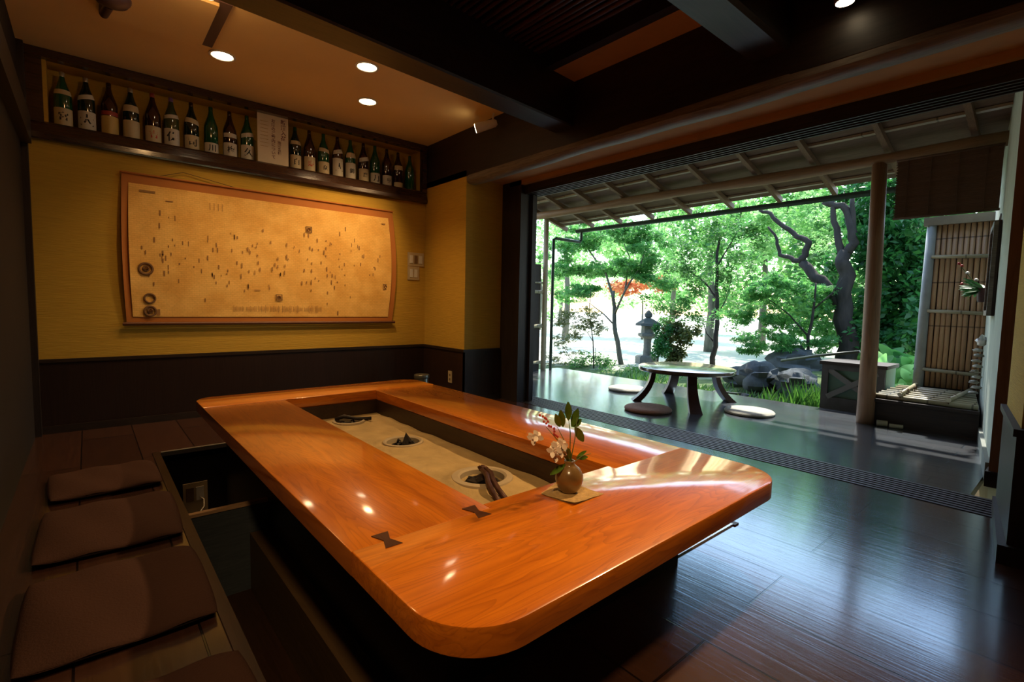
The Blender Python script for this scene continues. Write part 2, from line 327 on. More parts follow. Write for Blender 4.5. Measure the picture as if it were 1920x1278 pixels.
# old street map print
mt, n, l, b = nm('old map print'); M['map'] = mt
tc = n.new('ShaderNodeTexCoord'); sp = n.new('ShaderNodeSeparateXYZ'); l.new(tc.outputs['Object'], sp.inputs[0])
cb = n.new('ShaderNodeCombineXYZ'); l.new(sp.outputs[0], cb.inputs[0]); l.new(sp.outputs[2], cb.inputs[1])
vo = n.new('ShaderNodeTexVoronoi'); vo.feature = 'DISTANCE_TO_EDGE'; vo.inputs['Scale'].default_value = 13; vo.distance if False else None
l.new(cb.outputs[0], vo.inputs['Vector'])
r1 = n.new('ShaderNodeMapRange'); r1.inputs[1].default_value = .0; r1.inputs[2].default_value = .05; r1.inputs[3].default_value = .94; r1.inputs[4].default_value = 1; l.new(vo.outputs['Distance'], r1.inputs[0])
br = n.new('ShaderNodeTexBrick'); br.inputs['Scale'].default_value = 1; br.inputs['Brick Width'].default_value = .035; br.inputs['Row Height'].default_value = .016; br.inputs['Mortar Size'].default_value = .0018
br.inputs['Color1'].default_value = (1,1,1,1); br.inputs['Color2'].default_value = (.93,.92,.9,1); br.inputs['Mortar'].default_value = (.86,.84,.8,1); l.new(cb.outputs[0], br.inputs['Vector'])
nn = n.new('ShaderNodeTexNoise'); nn.inputs['Scale'].default_value = 5; nn.inputs['Detail'].default_value = 8; l.new(cb.outputs[0], nn.inputs['Vector'])
rp = n.new('ShaderNodeValToRGB'); rp.color_ramp.elements[0].color = (.78, .43, .095, 1); rp.color_ramp.elements[1].color = (.90, .55, .15, 1); rp.color_ramp.elements[0].position = .4; rp.color_ramp.elements[1].position = .6; l.new(nn.outputs['Fac'], rp.inputs[0])
v1 = n.new('ShaderNodeVectorMath'); v1.operation = 'MULTIPLY'; l.new(rp.outputs[0], v1.inputs[0]); l.new(br.outputs['Color'], v1.inputs[1])
v2 = n.new('ShaderNodeVectorMath'); v2.operation = 'SCALE'; l.new(v1.outputs[0], v2.inputs[0]); l.new(r1.outputs[0], v2.inputs['Scale']); l.new(v2.outputs[0], b.inputs['Base Color']); b.inputs['Roughness'].default_value = .8

def glass(name, c, rough=.08):
    mt, n, l, b = nm(name); b.inputs['Base Color'].default_value = (*c, 1); b.inputs['Roughness'].default_value = rough
    b.inputs['Coat Weight'].default_value = .4; b.inputs['Specular IOR Level'].default_value = .8
    nz = n.new('ShaderNodeTexNoise'); nz.inputs['Scale'].default_value = 8; rp = n.new('ShaderNodeValToRGB'); rp.color_ramp.elements[0].color = (*[x*.8 for x in c], 1); rp.color_ramp.elements[1].color = (*[x*1.2 for x in c], 1)
    l.new(nz.outputs['Fac'], rp.inputs[0]); l.new(rp.outputs[0], b.inputs['Base Color']); return mt
M['ggreen'] = glass('green bottle glass', (.010, .075, .030)); M['gdark'] = glass('black green bottle glass', (.008, .018, .014)); M['gbrown'] = glass('brown bottle glass', (.035, .010, .008)); M['golive'] = glass('olive bottle glass', (.05, .07, .025))
M['lab_c'] = plain('cream label', (.62, .50, .30), .55); M['lab_w'] = plain('white label', (.66, .60, .48), .5); M['lab_y'] = plain('golden label', (.60, .42, .12), .4); M['cap_s'] = plain('silver cap foil', (.6, .55, .45), .3, .7); M['cap_r'] = plain('red cap', (.35, .05, .04), .4); M['cap_p'] = plain('violet cap', (.2, .1, .3), .4)
M['lab_r'] = plain('red sash label', (.4, .05, .03), .5)

# ------------------------------------------------------------------ room shell
YB, XL, XC = 4.867, -.31, 2.86        # back wall, left wall, alcove side wall
ZC = 2.69
g = G()
PX0, PX1, PY0, PY1 = .32, 2.25, 1.05, 3.84
g.box(XL-.2, PX0, -2.4, YB+.1, -.06, 0); g.box(PX1, 3.36, -2.4, YB+.1, -.06, 0); g.box(PX0, PX1, -2.4, PY0, -.06, 0); g.box(PX0, PX1, PY1, YB+.1, -.06, 0)
struct('floor', g, M['floor'])
# sunken pit under the table
g = G(); g.box(PX0-.02, PX1+.02, PY0-.02, PY1+.02, -.46, -.44); struct('floor_pit', g, M['pitfloor'])
for nme, q in (('wall_pit_left', (PX0-.03, PX0, PY0-.03, PY1+.03)), ('wall_pit_right', (PX1, PX1+.03, PY0-.03, PY1+.03)), ('wall_pit_front', (PX0, PX1, PY0-.03, PY0)), ('wall_pit_back', (PX0, PX1, PY1, PY1+.03))):
    g = G(); g.box(*q, -.44, -.02); struct(nme, g, M['black'])
g = G(); g.box(PX0-.035, PX0+.004, PY0-.03, PY1+.03, -.02, .006); g.box(PX1-.004, PX1+.035, PY0-.03, PY1+.03, -.02, .006); struct('trim_1', g, M['pitfloor'])
g = G(); g.box(PX0+.01, PX1, PY1-.006, PY1+.02, -.02, .007); g.box(PX0+.01, PX1, PY0-.02, PY0+.006, -.02, .007); struct('trim_2', g, M['aluminium'])

# niche opening in the back wall
NX0, NX1, NZ0, NZ1, NY = -.17, 2.80, 2.20, 2.64, 5.08
g = G(); g.box(XL-.2, XC, YB, YB+.12, -.06, 2.11); g.box(XL-.2, NX0, YB, NY, 2.11, ZC+.1); g.box(NX1, XC, YB, NY, 2.11, ZC+.1); g.box(NX0, NX1, YB, NY, NZ1, ZC+.1)
g.box(XL-.2, XC+.1, NY, NY+.04, 2.05, ZC+.1)
struct('wall_back', g, M['plaster'])
g = G(); g.box(NX0-.005, NX1+.005, YB+.02, NY-.002, 2.12, NZ0); struct('trim_3', g, M['dark_x'])
# alcove side wall and the short wall beside the opening
g = G(); g.prism([(XC, 4.09), (3.32, 4.09), (3.32, YB+.2), (XC, YB+.2)], -.06, 2.3); struct('wall_side', g, M['plaster'])
# wainscot
g = G(); g.box(XL, XC, YB-.018, YB, .0, .515); struct('trim_4', g, M['wains_x'])
g = G(); g.box(XC-.016, XC, 4.09-.016, YB-.018, 0, .515); g.box(XC-.016, 3.32, 4.09-.016, 4.09, 0, .515); struct('trim_5', g, M['wains'])
g = G(); g.box(XL, XC-.02, YB-.026, YB, .515, .54); g.box(XC-.026, XC+.01, 4.09-.026, YB-.0, .515, .54); g.box(XC+.01, 3.30, 4.09-.026, 4.09+.01, .515, .54); struct('trim_6', g, M['dark_x'])
g = G(); g.box(XL, XC-.02, YB-.03, YB-.018, .0, .055); struct('baseboard_back', g, M['dark_x'])
g = G(); g.box(XC-.026, XC-.016, 4.064, YB-.03, 0, .055); g.box(XC-.026, 3.30, 4.064, 4.074, 0, .055); struct('baseboard_side', g, M['dark_y'])
# left wall, its corner post, rail and lintel
g = G(); g.box(XL-.15, XL-.0, -2.4, YB, 0, ZC+.1); struct('wall_left', g, M['wallleft'])
g = G(); g.box(XL-.02, XL+.035, YB-.10, YB-.03, 0, ZC); struct('trim_7', g, M['dark_z'])
g = G(); g.box(XL-.01, XL+.055, -2.3, YB-.10, 2.02, 2.20); struct('trim_8', g, M['dark_y'])
g = G(); g.box(XL-.01, XL+.03, 1.9, 2.02, 0, 2.02); struct('trim_9', g, M['dark_z'])
# wall behind the camera
g = G(); g.box(XL-.1, 2.9, -2.4, -2.28, 0, ZC+.2); struct('wall_front', g, M['wains'])
# right-hand wall: interior stub with wainscot, then the skewed veranda wall
g = G(); g.prism([(2.81, -2.3), (3.5, -2.3), (3.5, wy(3.5)-.01), (2.81, wy(2.81)-.012)], .52, 2.25); struct('wall_right', g, M['plaster'])
g = G(); g.prism([(2.80, -2.3), (3.5, -2.3), (3.5, wy(3.5)), (2.80, wy(2.80))], 0, .52); struct('trim_10', g, M['wains'])
g = G(); g.prism([(2.775, -2.3), (3.52, -2.3), (3.52, wy(3.52)+.012), (2.775, wy(2.775)+.012)], .52, .55); struct('trim_11', g, M['dark_y'])
g = G(); g.prism([(2.77, -2.3), (3.5, -2.3), (3.5, wy(3.5)+.012), (2.77, wy(2.77)+.028)], 0, .075); struct('baseboard_right', g, M['dark_y'])
g = G(); g.prism([(4.10, wy(4.1)-.12), (6.45, wy(6.45)-.12), (6.45, wy(6.45)), (4.10, wy(4.10))], -.3, 2.9); struct('wall_veranda', g, M['outwall'])
g = G(); g.prism([(4.10, wy(4.1)), (5.33, wy(5.33)), (5.33, wy(5.33)+.022), (4.10, wy(4.10)+.022)], 0, .11); struct('baseboard_veranda', g, plain('grey skirting', (.20, .22, .19), .5))
g = G(); g.box(3.98, 4.10, .16, wy(4.0)+.008, 0, 2.5); struct('trim_12', g, M['post'])
g = G(); g.box(3.955, 4.11, .14, wy(4.0)+.02, 0, .09); struct('trim_13', g, M['dark_y'])
g = G(); g.box(3.5, 3.98, .05, .20, 0, 2.3); struct('trim_14', g, M['dark_z'])

# ceilings
g = G(); g.box(XL-.2, XC+.3, 2.80, NY+.04, ZC, ZC+.08)
struct('ceiling', g, M['ceil'])
g = G(); g.box(2.60, XC+.3, -2.4, 2.80, ZC, ZC+.08); struct('ceiling_border', g, M['tan'])  # same cream ceiling; its dimness is painted in with darker tan
g = G(); g.box(XL-.2, 2.62, -2.4, 2.80, ZC+.10, ZC+.16); struct('ceiling_bamboo', g, M['dark_y'])
g = G(); g.box(2.53, 2.60, -2.4, 2.70, ZC-.01, ZC+.10); struct('trim_15', g, M['dark_y'])
# beams
g = G(); g.prism([(XL, 2.44), (XC+.02, 2.69), (XC+.02, 2.89), (XL, 2.65)], 2.36, ZC+.1, .012); struct('trim_16', g, M['dark_x'])
g = G(); g.prism([(XL, 1.15), (XC+.02, 1.15), (XC+.02, 1.36), (XL, 1.36)], 2.37, ZC+.1, .022); struct('trim_17', g, M['dark_x'])
g = G(); g.box(XC, 3.36, -2.4, YB+.2, 2.24, ZC+.1)
struct('trim_18', g, M['dark_y'])
# rounded lower lip of the beam, painted pale for the daylight on its underside
pts = [(XC+.0, y, 2.205) for y in np.linspace(-2.4, YB-.02, 24)]
g = G()
prof = [(0, 2.245), (0, 2.20), (.02, 2.178), (.05, 2.17), (.10, 2.17), (.125, 2.185), (.125, 2.245)]
ys = np.linspace(-2.4, YB-.02, 40); v = []; f = []
for i, y in enumerate(ys):
    w = .006*math.sin(y*3.1)+.004*math.sin(y*7.7)
    for a, z in prof: v.append((XC+a+w*.5, y, z+w*(1 if z < 2.24 else 0)))
k = len(prof)
for i in range(len(ys)-1):
    for j in range(k): j2 = (j+1) % k; f.append((i*k+j, i*k+j2, (i+1)*k+j2, (i+1)*k+j))
g.add(v, f); struct('trim_19', g, M['grey_y'], 40)
g = G(); g.box(3.32, 3.46, -.2, 3.98, 2.19, 2.75); g.box(3.0, 3.32, -.2, 4.09, 2.235, 2.245); struct('wall_lintel', g, M['tan'])
# grooved door head and floor track, jamb
g = G(); g.box(3.36, 3.56, -.1, 3.98, 2.135, 2.19)
for i in range(5): x = 3.365+i*.045; g.box(x, x+.014, -.1, 3.80, 2.105, 2.135)
struct('trim_20', g, M['dark_y'])
g = G(); g.box(3.36, 3.70, .15, 4.1, -.06, -.006)
for i in range(8): x = 3.37+i*.042; g.box(x, x+.024, .15, 4.1, -.006, .003)
struct('trim_21', g, M['dark_y'])
g = G(); g.box(3.32, 3.44, 3.80, 4.09, 0, 2.24); g.box(3.455, 3.485, 3.77, 3.95, 0.003, 2.12); g.box(3.50, 3.53, 3.79, 3.97, 0.003, 2.12); struct('trim_22', g, M['dark_z'])

# deck
g = G(); g.box(3.70, 5.75, wy(4.7)-.05, 5.60, -.05, 0); g.box(3.36, 3.70, 4.1, 5.6, -.05, 0); o = struct('floor_deck', g, M['deck'])
g = G(); g.box(5.70, 5.76, 1.3, 5.6, -.35, -.05); struct('trim_23', g, M['bench'])

# bamboo ceiling slats
proto = None
def slat(x, r, k):
    g = G(); ys = np.linspace(-2.3, 2.68, 9); g.tube([(x+.004*math.sin(k*3+y*2), y, ZC+.085-r) for y in ys], r, 8)
    return g
th = thing('slatted_ceiling_panel', (1.2, .5, ZC+.1), 'panel of thin reddish brown bamboo rods laid side by side between the ceiling beams', 'ceiling panel')
M['rodred'] = wood('smoked bamboo rods', (.035, .012, .008), (.10, .032, .018), 'y', 5, .4)
k = 0
x = -.22
while x < 2.50:
    part('bamboo_rod', slat(x, .013+.004*random.random(), k), M['rodred'], th, True); x += .042+.012*random.random(); k += 1

# ------------------------------------------------------------------ niche frame, bottles
th = thing('bottle_niche_frame', (1.3, YB, 2.07), 'dark glossy wooden frame around the bottle niche high on the back wall', 'shelf frame')
g = G(); g.box(-.29, XC-.01, YB-.05, YB+.015, NZ1-.01, ZC-.002); part('top_rail', g, M['frameb'], th)
g = G(); g.prism([(YB-.05, 0), (YB+.02, 0), (YB+.02, .13), (YB-.02, .13), (YB-.045, .075)], 0, 1)   # fascia profile, extruded along x
g2 = G(); k = len(g.v)//2; pr = [(YB+.02, 2.075), (YB+.02, 2.205), (YB-.018, 2.205), (YB-.035, 2.19), (YB-.055, 2.12), (YB-.055, 2.085), (YB-.045, 2.075)]
v = []; f = []
for x in (-.29, XC-.01): v += [(x, y, z) for y, z in pr]
n_ = len(pr); f = [tuple(range(n_)), tuple(reversed(range(n_, 2*n_)))]+[(i, (i+1)%n_+0, (i+1)%n_+n_, i+n_)[::-1] for i in range(n_)]
g2.add(v, f); part('sill_board', g2, M['frameb'], th)
for x in (-.29, NX1-.005):
    g = G(); g.box(x, x+.10 if x < 0 else XC-.01, YB-.045, YB+.01, 2.19, NZ1); part('side_rail', g, M['frameb'], th)

def text_mesh(txt, size, ext=.0006):
    cu = bpy.data.curves.new('t', 'FONT'); cu.body = txt; cu.size = size; cu.align_x = 'CENTER'; cu.align_y = 'CENTER'; cu.extrude = ext; cu.resolution_u = 2; cu.offset = size*.018
    ob = bpy.data.objects.new('t', cu); COL.objects.link(ob); dg = bpy.context.evaluated_depsgraph_get()
    me = bpy.data.meshes.new_from_object(ob.evaluated_get(dg)); v = [tuple(q.co) for q in me.vertices]; f = [tuple(p.vertices) for p in me.polygons]
    bpy.data.objects.remove(ob); bpy.data.curves.remove(cu); bpy.data.meshes.remove(me)
    return v, f
BR = .052
BPROF = [(0, 0), (BR-.006, 0), (BR, .008), (BR, .225), (BR*.97, .245), (BR*.80, .275), (BR*.52, .315), (.019, .345), (.0155, .37), (.0150, .385)]
def bottle(x, glassm, body, bodyz, chars, capm, neck, label, inkm='ink', tall=1.0, csz=.06, y=4.96):
    th = thing('sake_bottle', (x, y, NZ0), label, 'bottle', 'sake bottles in the wall niche')
    g = G(); g.lathe([(r, z*tall) for r, z in BPROF], (x, y, NZ0), 24); part('glass_body', g, glassm, th, 50)
    g = G(); g.lathe([(.0158, .368*tall), (.0162, .372*tall), (.0162, .398*tall), (.013, .402*tall), (0, .402*tall)], (x, y, NZ0), 16); part('cap', g, capm, th, 50)
    if body:
        g = G(); z0, z1 = bodyz; v = []; f = []; K = 20
        for i in range(K+1):
            a = -PI/2-1.35+2.7*i/K; 
            for z in (z0, z1): v.append((x+(BR+.0008)*math.cos(a), y+(BR+.0008)*math.sin(a), NZ0+z))
        f = [(2*i, 2*i+2, 2*i+3, 2*i+1) for i in range(K)]; g.add(v, f); lb = part('body_label', g, body, th, True)
        if chars:
            tv, tf = text_mesh(chars, csz); zc = NZ0+(z0+z1)/2; g = G()
            g.add([(x+(BR+.0012+w)*math.cos(-PI/2+u/BR), y+(BR+.0012+w)*math.sin(-PI/2+u/BR), zc+t) for u, t, w in tv], tf)
            part('lettering', g, M[inkm], lb)
    if neck:
        g = G(); K = 14; nz0, nz1, tilt = neck[:3]
        def rad(z):
            zz = z/tall
            for (r0, a0), (r1, a1) in zip(BPROF, BPROF[1:]):
                if a0 <= zz <= a1 and a1 > a0: return r0+(r1-r0)*(zz-a0)/(a1-a0)
            return .016
        v = []
        for i in range(K+1):
            a = -PI/2-1.2+2.4*i/K; sh = tilt*math.sin(a+PI/2)
            for j in range(4):
                z = nz0+(nz1-nz0)*j/3+sh; r = rad(z)+.0012; v.append((x+r*math.cos(a), y+r*math.sin(a), NZ0+z))
        g.add(v, [(4*i+j, 4*i+4+j, 4*i+5+j, 4*i+1+j) for i in range(K) for j in range(3)]); part('shoulder_label', g, M[neck[3]], th, True)
    return th
gr, dk, brn, ol = M['ggreen'], M['gdark'], M['gbrown'], M['golive']; C, Wl, Y_ = M['lab_c'], M['lab_w'], M['lab_y']; s_, r_, p_ = M['cap_s'], M['cap_r'], M['cap_p']
T = [(-.09, gr, C, (.015,.14), '宮', s_, (.235,.27,0,'lab_c'), 'leftmost green sake bottle in the niche with cream label and black character'),
 (.04, dk, Wl, (.01,.15), '大', s_, (.235,.27,.012,'lab_w'), 'black sake bottle with white label reading 大, second from left', 'ink', 1, .085),
 (.172, brn, Y_, (.015,.15), None, M['gbrown'], (.155,.185,0,'lab_r'), 'brown sake bottle with shiny golden label and red sash, third from left'),
 (.302, dk, C, (.005,.15), None, s_, (.215,.265,-.0,'lab_c'), 'dark sake bottle with plain beige label and pointed cream shoulder label, fourth from left'),
 (.44, brn, C, (.005,.14), '吉', r_, None, 'brown sake bottle with red cap and cream label with red writing, fifth from left', 'inkr'),
 (.562, ol, Wl, (.01,.15), '佐', p_, (.23,.26,.008,'lab_w'), 'olive sake bottle with violet cap and bold black character on white, sixth from left', 'ink', 1, .08),
 (.70, dk, C, (.01,.13), '司', M['gbrown'], (.225,.265,-.01,'lab_c'), 'dark sake bottle with cream shoulder band and black character, seventh from left', 'ink', 1, .07),
 (.84, gr, Wl, (.01,.10), '川', M['ggreen'], None, 'bright green sake bottle with low white label, eighth from left', 'ink', 1, .06),
 (.98, brn, Wl, (.01,.13), '梅', M['gbrown'], (.175,.21,0,'lab_w'), 'brown sake bottle with white medallion and shiny white label, second left of the paper notice', 'ink', 1, .06),
 (1.115, gr, Wl, (.01,.14), '久', M['ggreen'], (.21,.245,.012,'lab_w'), 'green sake bottle with white label directly left of the paper notice', 'ink', 1, .07),
 (1.52, dk, C, (.01,.14), '白', M['ggreen'], (.235,.27,0,'lab_c'), 'dark sake bottle with cream label directly right of the paper notice', 'ink', 1, .06),
 (1.65, brn, C, (.01,.15), '寿', M['gbrown'], None, 'brown sake bottle with cream label bearing a red character', 'inkr', 1, .06),
 (1.783, gr, C, (.01,.13), '泉', M['ggreen'], (.22,.255,-.008,'lab_c'), 'green sake bottle with cream label, third right of the paper notice', 'ink', 1, .045),
 (1.92, brn, Wl, (.01,.19), '人', M['gbrown'], (.235,.275,.012,'lab_w'), 'brown sake bottle with tall white label reading 人', 'ink', 1, .08),
 (2.05, gr, Wl, (.01,.17), '錦', M['ggreen'], (.22,.27,0,'lab_c'), 'green sake bottle with stacked pale labels, fifth right of the paper notice', 'ink', 1, .05),
 (2.187, brn, C, (.01,.14), '鷹', M['gbrown'], (.215,.255,.014,'lab_w'), 'brown sake bottle with slanted white shoulder label, sixth right of the paper notice', 'ink', 1, .045),
 (2.312, gr, Wl, (.01,.12), '月', M['ggreen'], None, 'green sake bottle with white label reading 月', 'ink', 1, .07),
 (2.445, brn, Wl, (.01,.12), '菊', M['gbrown'], None, 'brown sake bottle with pale label, third from the right end', 'ink', .99, .045),
 (2.575, brn, C, (.01,.07), None, M['gbrown'], (.20,.245,0,'lab_c'), 'dark brown sake bottle with small low label, second from the right end', 'ink', .97),
 (2.715, gr, None, (0,0), None, M['ggreen'], None, 'unlabelled dark green bottle at the right end of the niche', 'ink', .95)]
for q in T: bottle(*q)
# paper notice
th = thing('paper_notice', (1.31, 4.87, 2.2), 'cream paper notice with vertical Japanese writing standing among the bottles', 'notice')
g = G(); g.box(1.18, 1.437, 4.878, 4.882, 2.165, 2.633); sh = part('sheet', g, M['paper'], th)
def column(chars, x, ztop, size, mat):
    g = G()
    for i, ch in enumerate(chars):
        v, f = text_mesh(ch, size, .0004); g.add([(x+a, 4.8772-c, ztop-(i+.5)*size*1.02+b_) for a, b_, c in v], [tuple(reversed(q)) if False else q for q in f])
    part('lettering', g, mat, sh)
column('新酒入荷', 1.395, 2.61, .046, M['inkp']); column('お酒のご案内について', 1.31, 2.60, .034, M['inkp']); column('地酒各種', 1.36, 2.42, .03, M['inkp'])
for i in range(3): column('ーーーーーーーー', 1.215+.02*i, 2.58, .03, M['mat'])

# ------------------------------------------------------------------ map scroll
MY = YB-.012
th = thing('hanging_map_scroll', (1.34, MY, .78), 'large old printed street map scroll with orange cloth border on the yellow wall', 'wall map')
def sheetgrid(x0, x1, z0, z1, y, d, amp, nx=40, nz=12):
    g = G(); v = []; f = []
    for j in range(nz+1):
        for i in range(nx+1):
            u = i/nx; w = j/nz; x = x0+(x1-x0)*u; z = z0+(z1-z0)*w
            edge = max(0, abs(u-.5)*2-.93)/.07
            v.append((x+amp*math.sin(w*PI)*(1 if u > .5 else -.4)*abs(u-.5)*2, y-.022*edge**2*math.sin(w*PI)-.003*math.sin(u*9)*math.sin(w*PI), z))
    for j in range(nz):
        for i in range(nx): a = j*(nx+1)+i; f.append((a, a+1, a+nx+2, a+nx+1))
    k = len(v); v += [(a, b_+d, c) for a, b_, c in v]; f += [tuple(reversed([q+k for q in p])) for p in f[:nx*nz]]
    g.add(v, f); return g
part('cloth_border', sheetgrid(.225, 2.455, .80, 1.935, MY-.006, .004, .035), M['cloth'], th, True)
mp_ = part('map_print', sheetgrid(.265, 2.405, .845, 1.865, MY-.0115, .003, .03), M['map'], th, True)
g = G(); rr = random.Random(3)
def dash(g, x, z, w, h, y=MY-.0158): g.box(x-w/2, x+w/2, y-.0006, y, z-h/2, z+h/2)
for i in range(150):
    x = rr.uniform(.33, 2.33); z = 1.35+rr.gauss(0, .17)
    if .9 < z < 1.78: dash(g, x, z, rr.uniform(.005, .011), rr.uniform(.010, .042))
M['mapink'] = plain('faded brown print', (.30, .155, .05), .8); M['mapink2'] = plain('dark brown print', (.17, .085, .035), .8)
part('place_markings', g, M['mapink'], mp_)
g = G(); ym = MY-.017
for x, z, w, h in [(.38, 1.815, .10, .016), (.52, 1.76, .05, .007), (2.35, 1.80, .04, .012), (1.15, 1.08, .05, .006), (.43, .88, .018, .05), (.36, .895, .014, .07), (1.87, .88, .012, .04)]: dash(g, x, z, w, h)
for x0 in (.8, .83, .86, .89): dash(g, x0, 1.76, .004, .06)
for k_ in range(70): x = .95+k_*.011; dash(g, x, .915, .0025, rr.uniform(.03, .07)) if k_ % 9 else None
part('caption_lines', g, M['mapink'], mp_)
g = G()
for x, z, R_ in [(.355, 1.22, .052), (.375, .99, .042), (.375, .89, .045)]:
    g.torus((x, ym, z), R_*.82, R_*.16, 36, 6, 'y'); 
    if R_ != .042: g.lathe([(R_*.35, 0), (0, .001)], (x, ym, z), 12); g.torus((x, ym, z), R_*.35, .005, 20, 5, 'y')
part('compass_rings', g, M['mapink2'], mp_)
g = G()
for x, z in [(1.60, 1.66), (1.33, 1.02), (2.375, 1.155)]:
    s2 = .028
    g.box(x-s2, x+s2, ym-.001, ym, z+s2-.006, z+s2); g.box(x-s2, x+s2, ym-.001, ym, z-s2, z-s2+.006); g.box(x-s2, x-s2+.006, ym-.001, ym, z-s2, z+s2); g.box(x+s2-.006, x+s2, ym-.001, ym, z-s2, z+s2)
    g.torus((x, ym, z), .013, .004, 16, 5, 'y')
part('seal_squares', g, M['mapink2'], mp_)
g = G(); g.tube([(.20, MY-.018, .79), (2.48, MY-.018, .79)], .014, 10); part('roller_rod', g, M['rod'], th, 50)
g = G(); g.tube([(.215, MY-.012, 1.94), (2.46, MY-.012, 1.94)], .008, 8); part('top_rod', g, M['cloth'], th, 50)
g = G(); g.tube([(.46, MY-.012, 1.945), (.62, MY-.006, 2.005), (.99, MY-.012, 1.945)], .0025, 5); part('hanging_cord', g, M['cord'], th)

# switches and sockets
th = thing('switch_panel', (2.74, YB, 1.25), 'ivory light switch panel of two stacked plates right of the map', 'light switch')
g = G(); g.box(2.645, 2.84, YB-.008, YB, 1.395, 1.54); up_ = part('switch_plate', g, M['plastic'], th)
for i in range(3): g = G(); g.box(2.665+i*.058, 2.703+i*.058, YB-.013, YB-.008, 1.425, 1.51); part('rocker', g, M['white'] if i != 1 else M['plastic_d'], up_)
g = G(); g.box(2.645, 2.785, YB-.008, YB, 1.245, 1.39); lo = part('switch_plate', g, M['plastic'], th)
for i in range(2): g = G(); g.box(2.668+i*.055, 2.705+i*.055, YB-.013, YB-.008, 1.275, 1.36); part('rocker', g, M['white'], lo)
th = thing('wall_socket', (XC, 4.31, .18), 'small ivory wall socket low on the dark side panelling', 'socket')
g = G(); g.box(XC-.022, XC-.016, 4.275, 4.345, .18, .30); pl = part('socket_plate', g, M['plastic'], th)
g = G(); g.box(XC-.025, XC-.022, 4.30, 4.32, .205, .225); g.box(XC-.025, XC-.022, 4.30, 4.32, .25, .27); part('outlet_slots', g, M['plastic_d'], pl)
th = thing('canister', (2.50, 4.3, 0), 'small pale metal canister on the floor behind the far corner of the hearth table', 'canister')
g = G(); g.lathe([(.066, 0), (.07, .01), (.07, .255), (.064, .265)], (2.5, 4.3, 0), 24); part('can_body', g, M['tin'], th, 50)
g = G(); g.lathe([(.074, .255), (.076, .262), (.076, .288), (.07, .294), (0, .296)], (2.5, 4.3, 0), 24); part('can_lid', g, M['tin'], th, 50)
# pit outlet
th = thing('pit_socket', (.51, PY1, -.44), 'grey power socket with plugged flex deep in the sunken foot pit', 'socket')
g = G(); g.box(.44, .58, PY1-.012, PY1-.001, -.44, -.23); pl = part('socket_plate', g, M['plastic'], th)
for i in range(2): g = G(); g.box(.456+i*.058, .50+i*.058, PY1-.018, PY1-.012, -.35, -.26); part('outlet_slots', g, M['plastic_d'] if not i else M['white'], pl)
g = G(); g.tube([(.535, PY1-.02, -.33), (.55, PY1-.06, -.335), (.545, PY1-.10, -.37), (.50, PY1-.14, -.41), (.44, PY1-.2, -.435)], .004, 6); part('flex', g, M['wirew'], th, True)

# pit fittings
th = thing('pit_partition', (.49, 2.65, -.44), 'upright board with pale top edge dividing the foot pit', 'partition board')
g = G(); g.box(PX0+.004, .66, 2.645, 2.662, -.44, -.012); part('board', g, M['partition'], th)
g = G(); g.box(PX0+.004, .66, 2.640, 2.668, -.012, .003); part('top_edge', g, M['edge'], th)

# ------------------------------------------------------------------ hearth table
TX0, TX1, TY0, TY1, TZ = .48, 2.0, .70, 3.60, .38
HX0, HX1, HY0, HY1 = .92, 1.53, 1.20, 3.26; JY = 1.165; RC = .17; TH = .068
def arc(cx, cy, r, a0, a1, n=12): return [(cx+r*math.cos(math.radians(a0+(a1-a0)*i/n)), cy+r*math.sin(math.radians(a0+(a1-a0)*i/n))) for i in range(n+1)]
tb = thing('hearth_table', (1.24, 2.1, 0), 'large low orange lacquered wooden table with a sunken sand hearth', 'table')
zt0 = TZ-TH
def sl(poly): # board with rounded upper edge
    return poly
near = arc(TX0+RC, TY0+RC, RC, 180, 270)+arc(TX1-RC, TY0+RC+.02, RC, 270, 360)+[(TX1, JY), (HX1, JY), (HX1, HY0), (HX0, HY0), (HX0, JY), (TX0, JY)]
g = G(); g.prism(near, zt0, TZ, .006); part('end_board', g, M['table_x'], tb, 35)
far = [(TX0, HY1), (TX1, HY1)]+arc(TX1-.12, TY1-.12, .12, 0, 90)+arc(TX0+.12, TY1-.12, .12, 90, 180)
g = G(); g.prism(far, zt0, TZ, .006); part('end_board', g, M['table_x'], tb, 35)
g = G(); g.prism([(TX0, JY), (HX0, JY), (HX0, HY1), (TX0, HY1)], zt0, TZ-.0015, .004); part('side_board', g, M['table_y'], tb, 35)
g = G(); g.prism([(HX1, JY), (TX1, JY), (TX1, HY1), (HX1, HY1)], zt0, TZ-.0015, .004); part('side_board', g, M['table_y'], tb, 35)
def key(x, y):
    g = G(); w, h, q = .024, .042, .009
    g.prism([(x-w, y-h), (x+w, y-h), (x+q, y), (x+w, y+h), (x-w, y+h), (x-q, y)], TZ-.004, TZ+.0012); part('butterfly_key', g, M['key'], tb)
for x, y in [(.577, JY), (.868, JY+.0), (1.66, JY), (1.88, JY)][:2]: key(x, y)
g = G(); bw = .02
g.box(.66, HX0, 1.0, 3.62, -.44, zt0); g.box(HX1+.01, 1.73, 1.0, 3.62, -.44, zt0); g.box(HX0, HX1+.01, 1.0, HY0-.0, -.44, zt0); g.box(HX0, HX1+.01, HY1, 3.62, -.44, zt0); g.box(HX0, HX1+.01, HY0, HY1, -.44, .14)
tbb = part('table_base', g, M['black'], tb)
g = G(); g.box(.575, .66, PY0+.002, 2.638, -.439, -.15); part('footrest_ledge', g, M['ledge'], tb, label='worn brown footrest ledge')
g = G(); e = .012
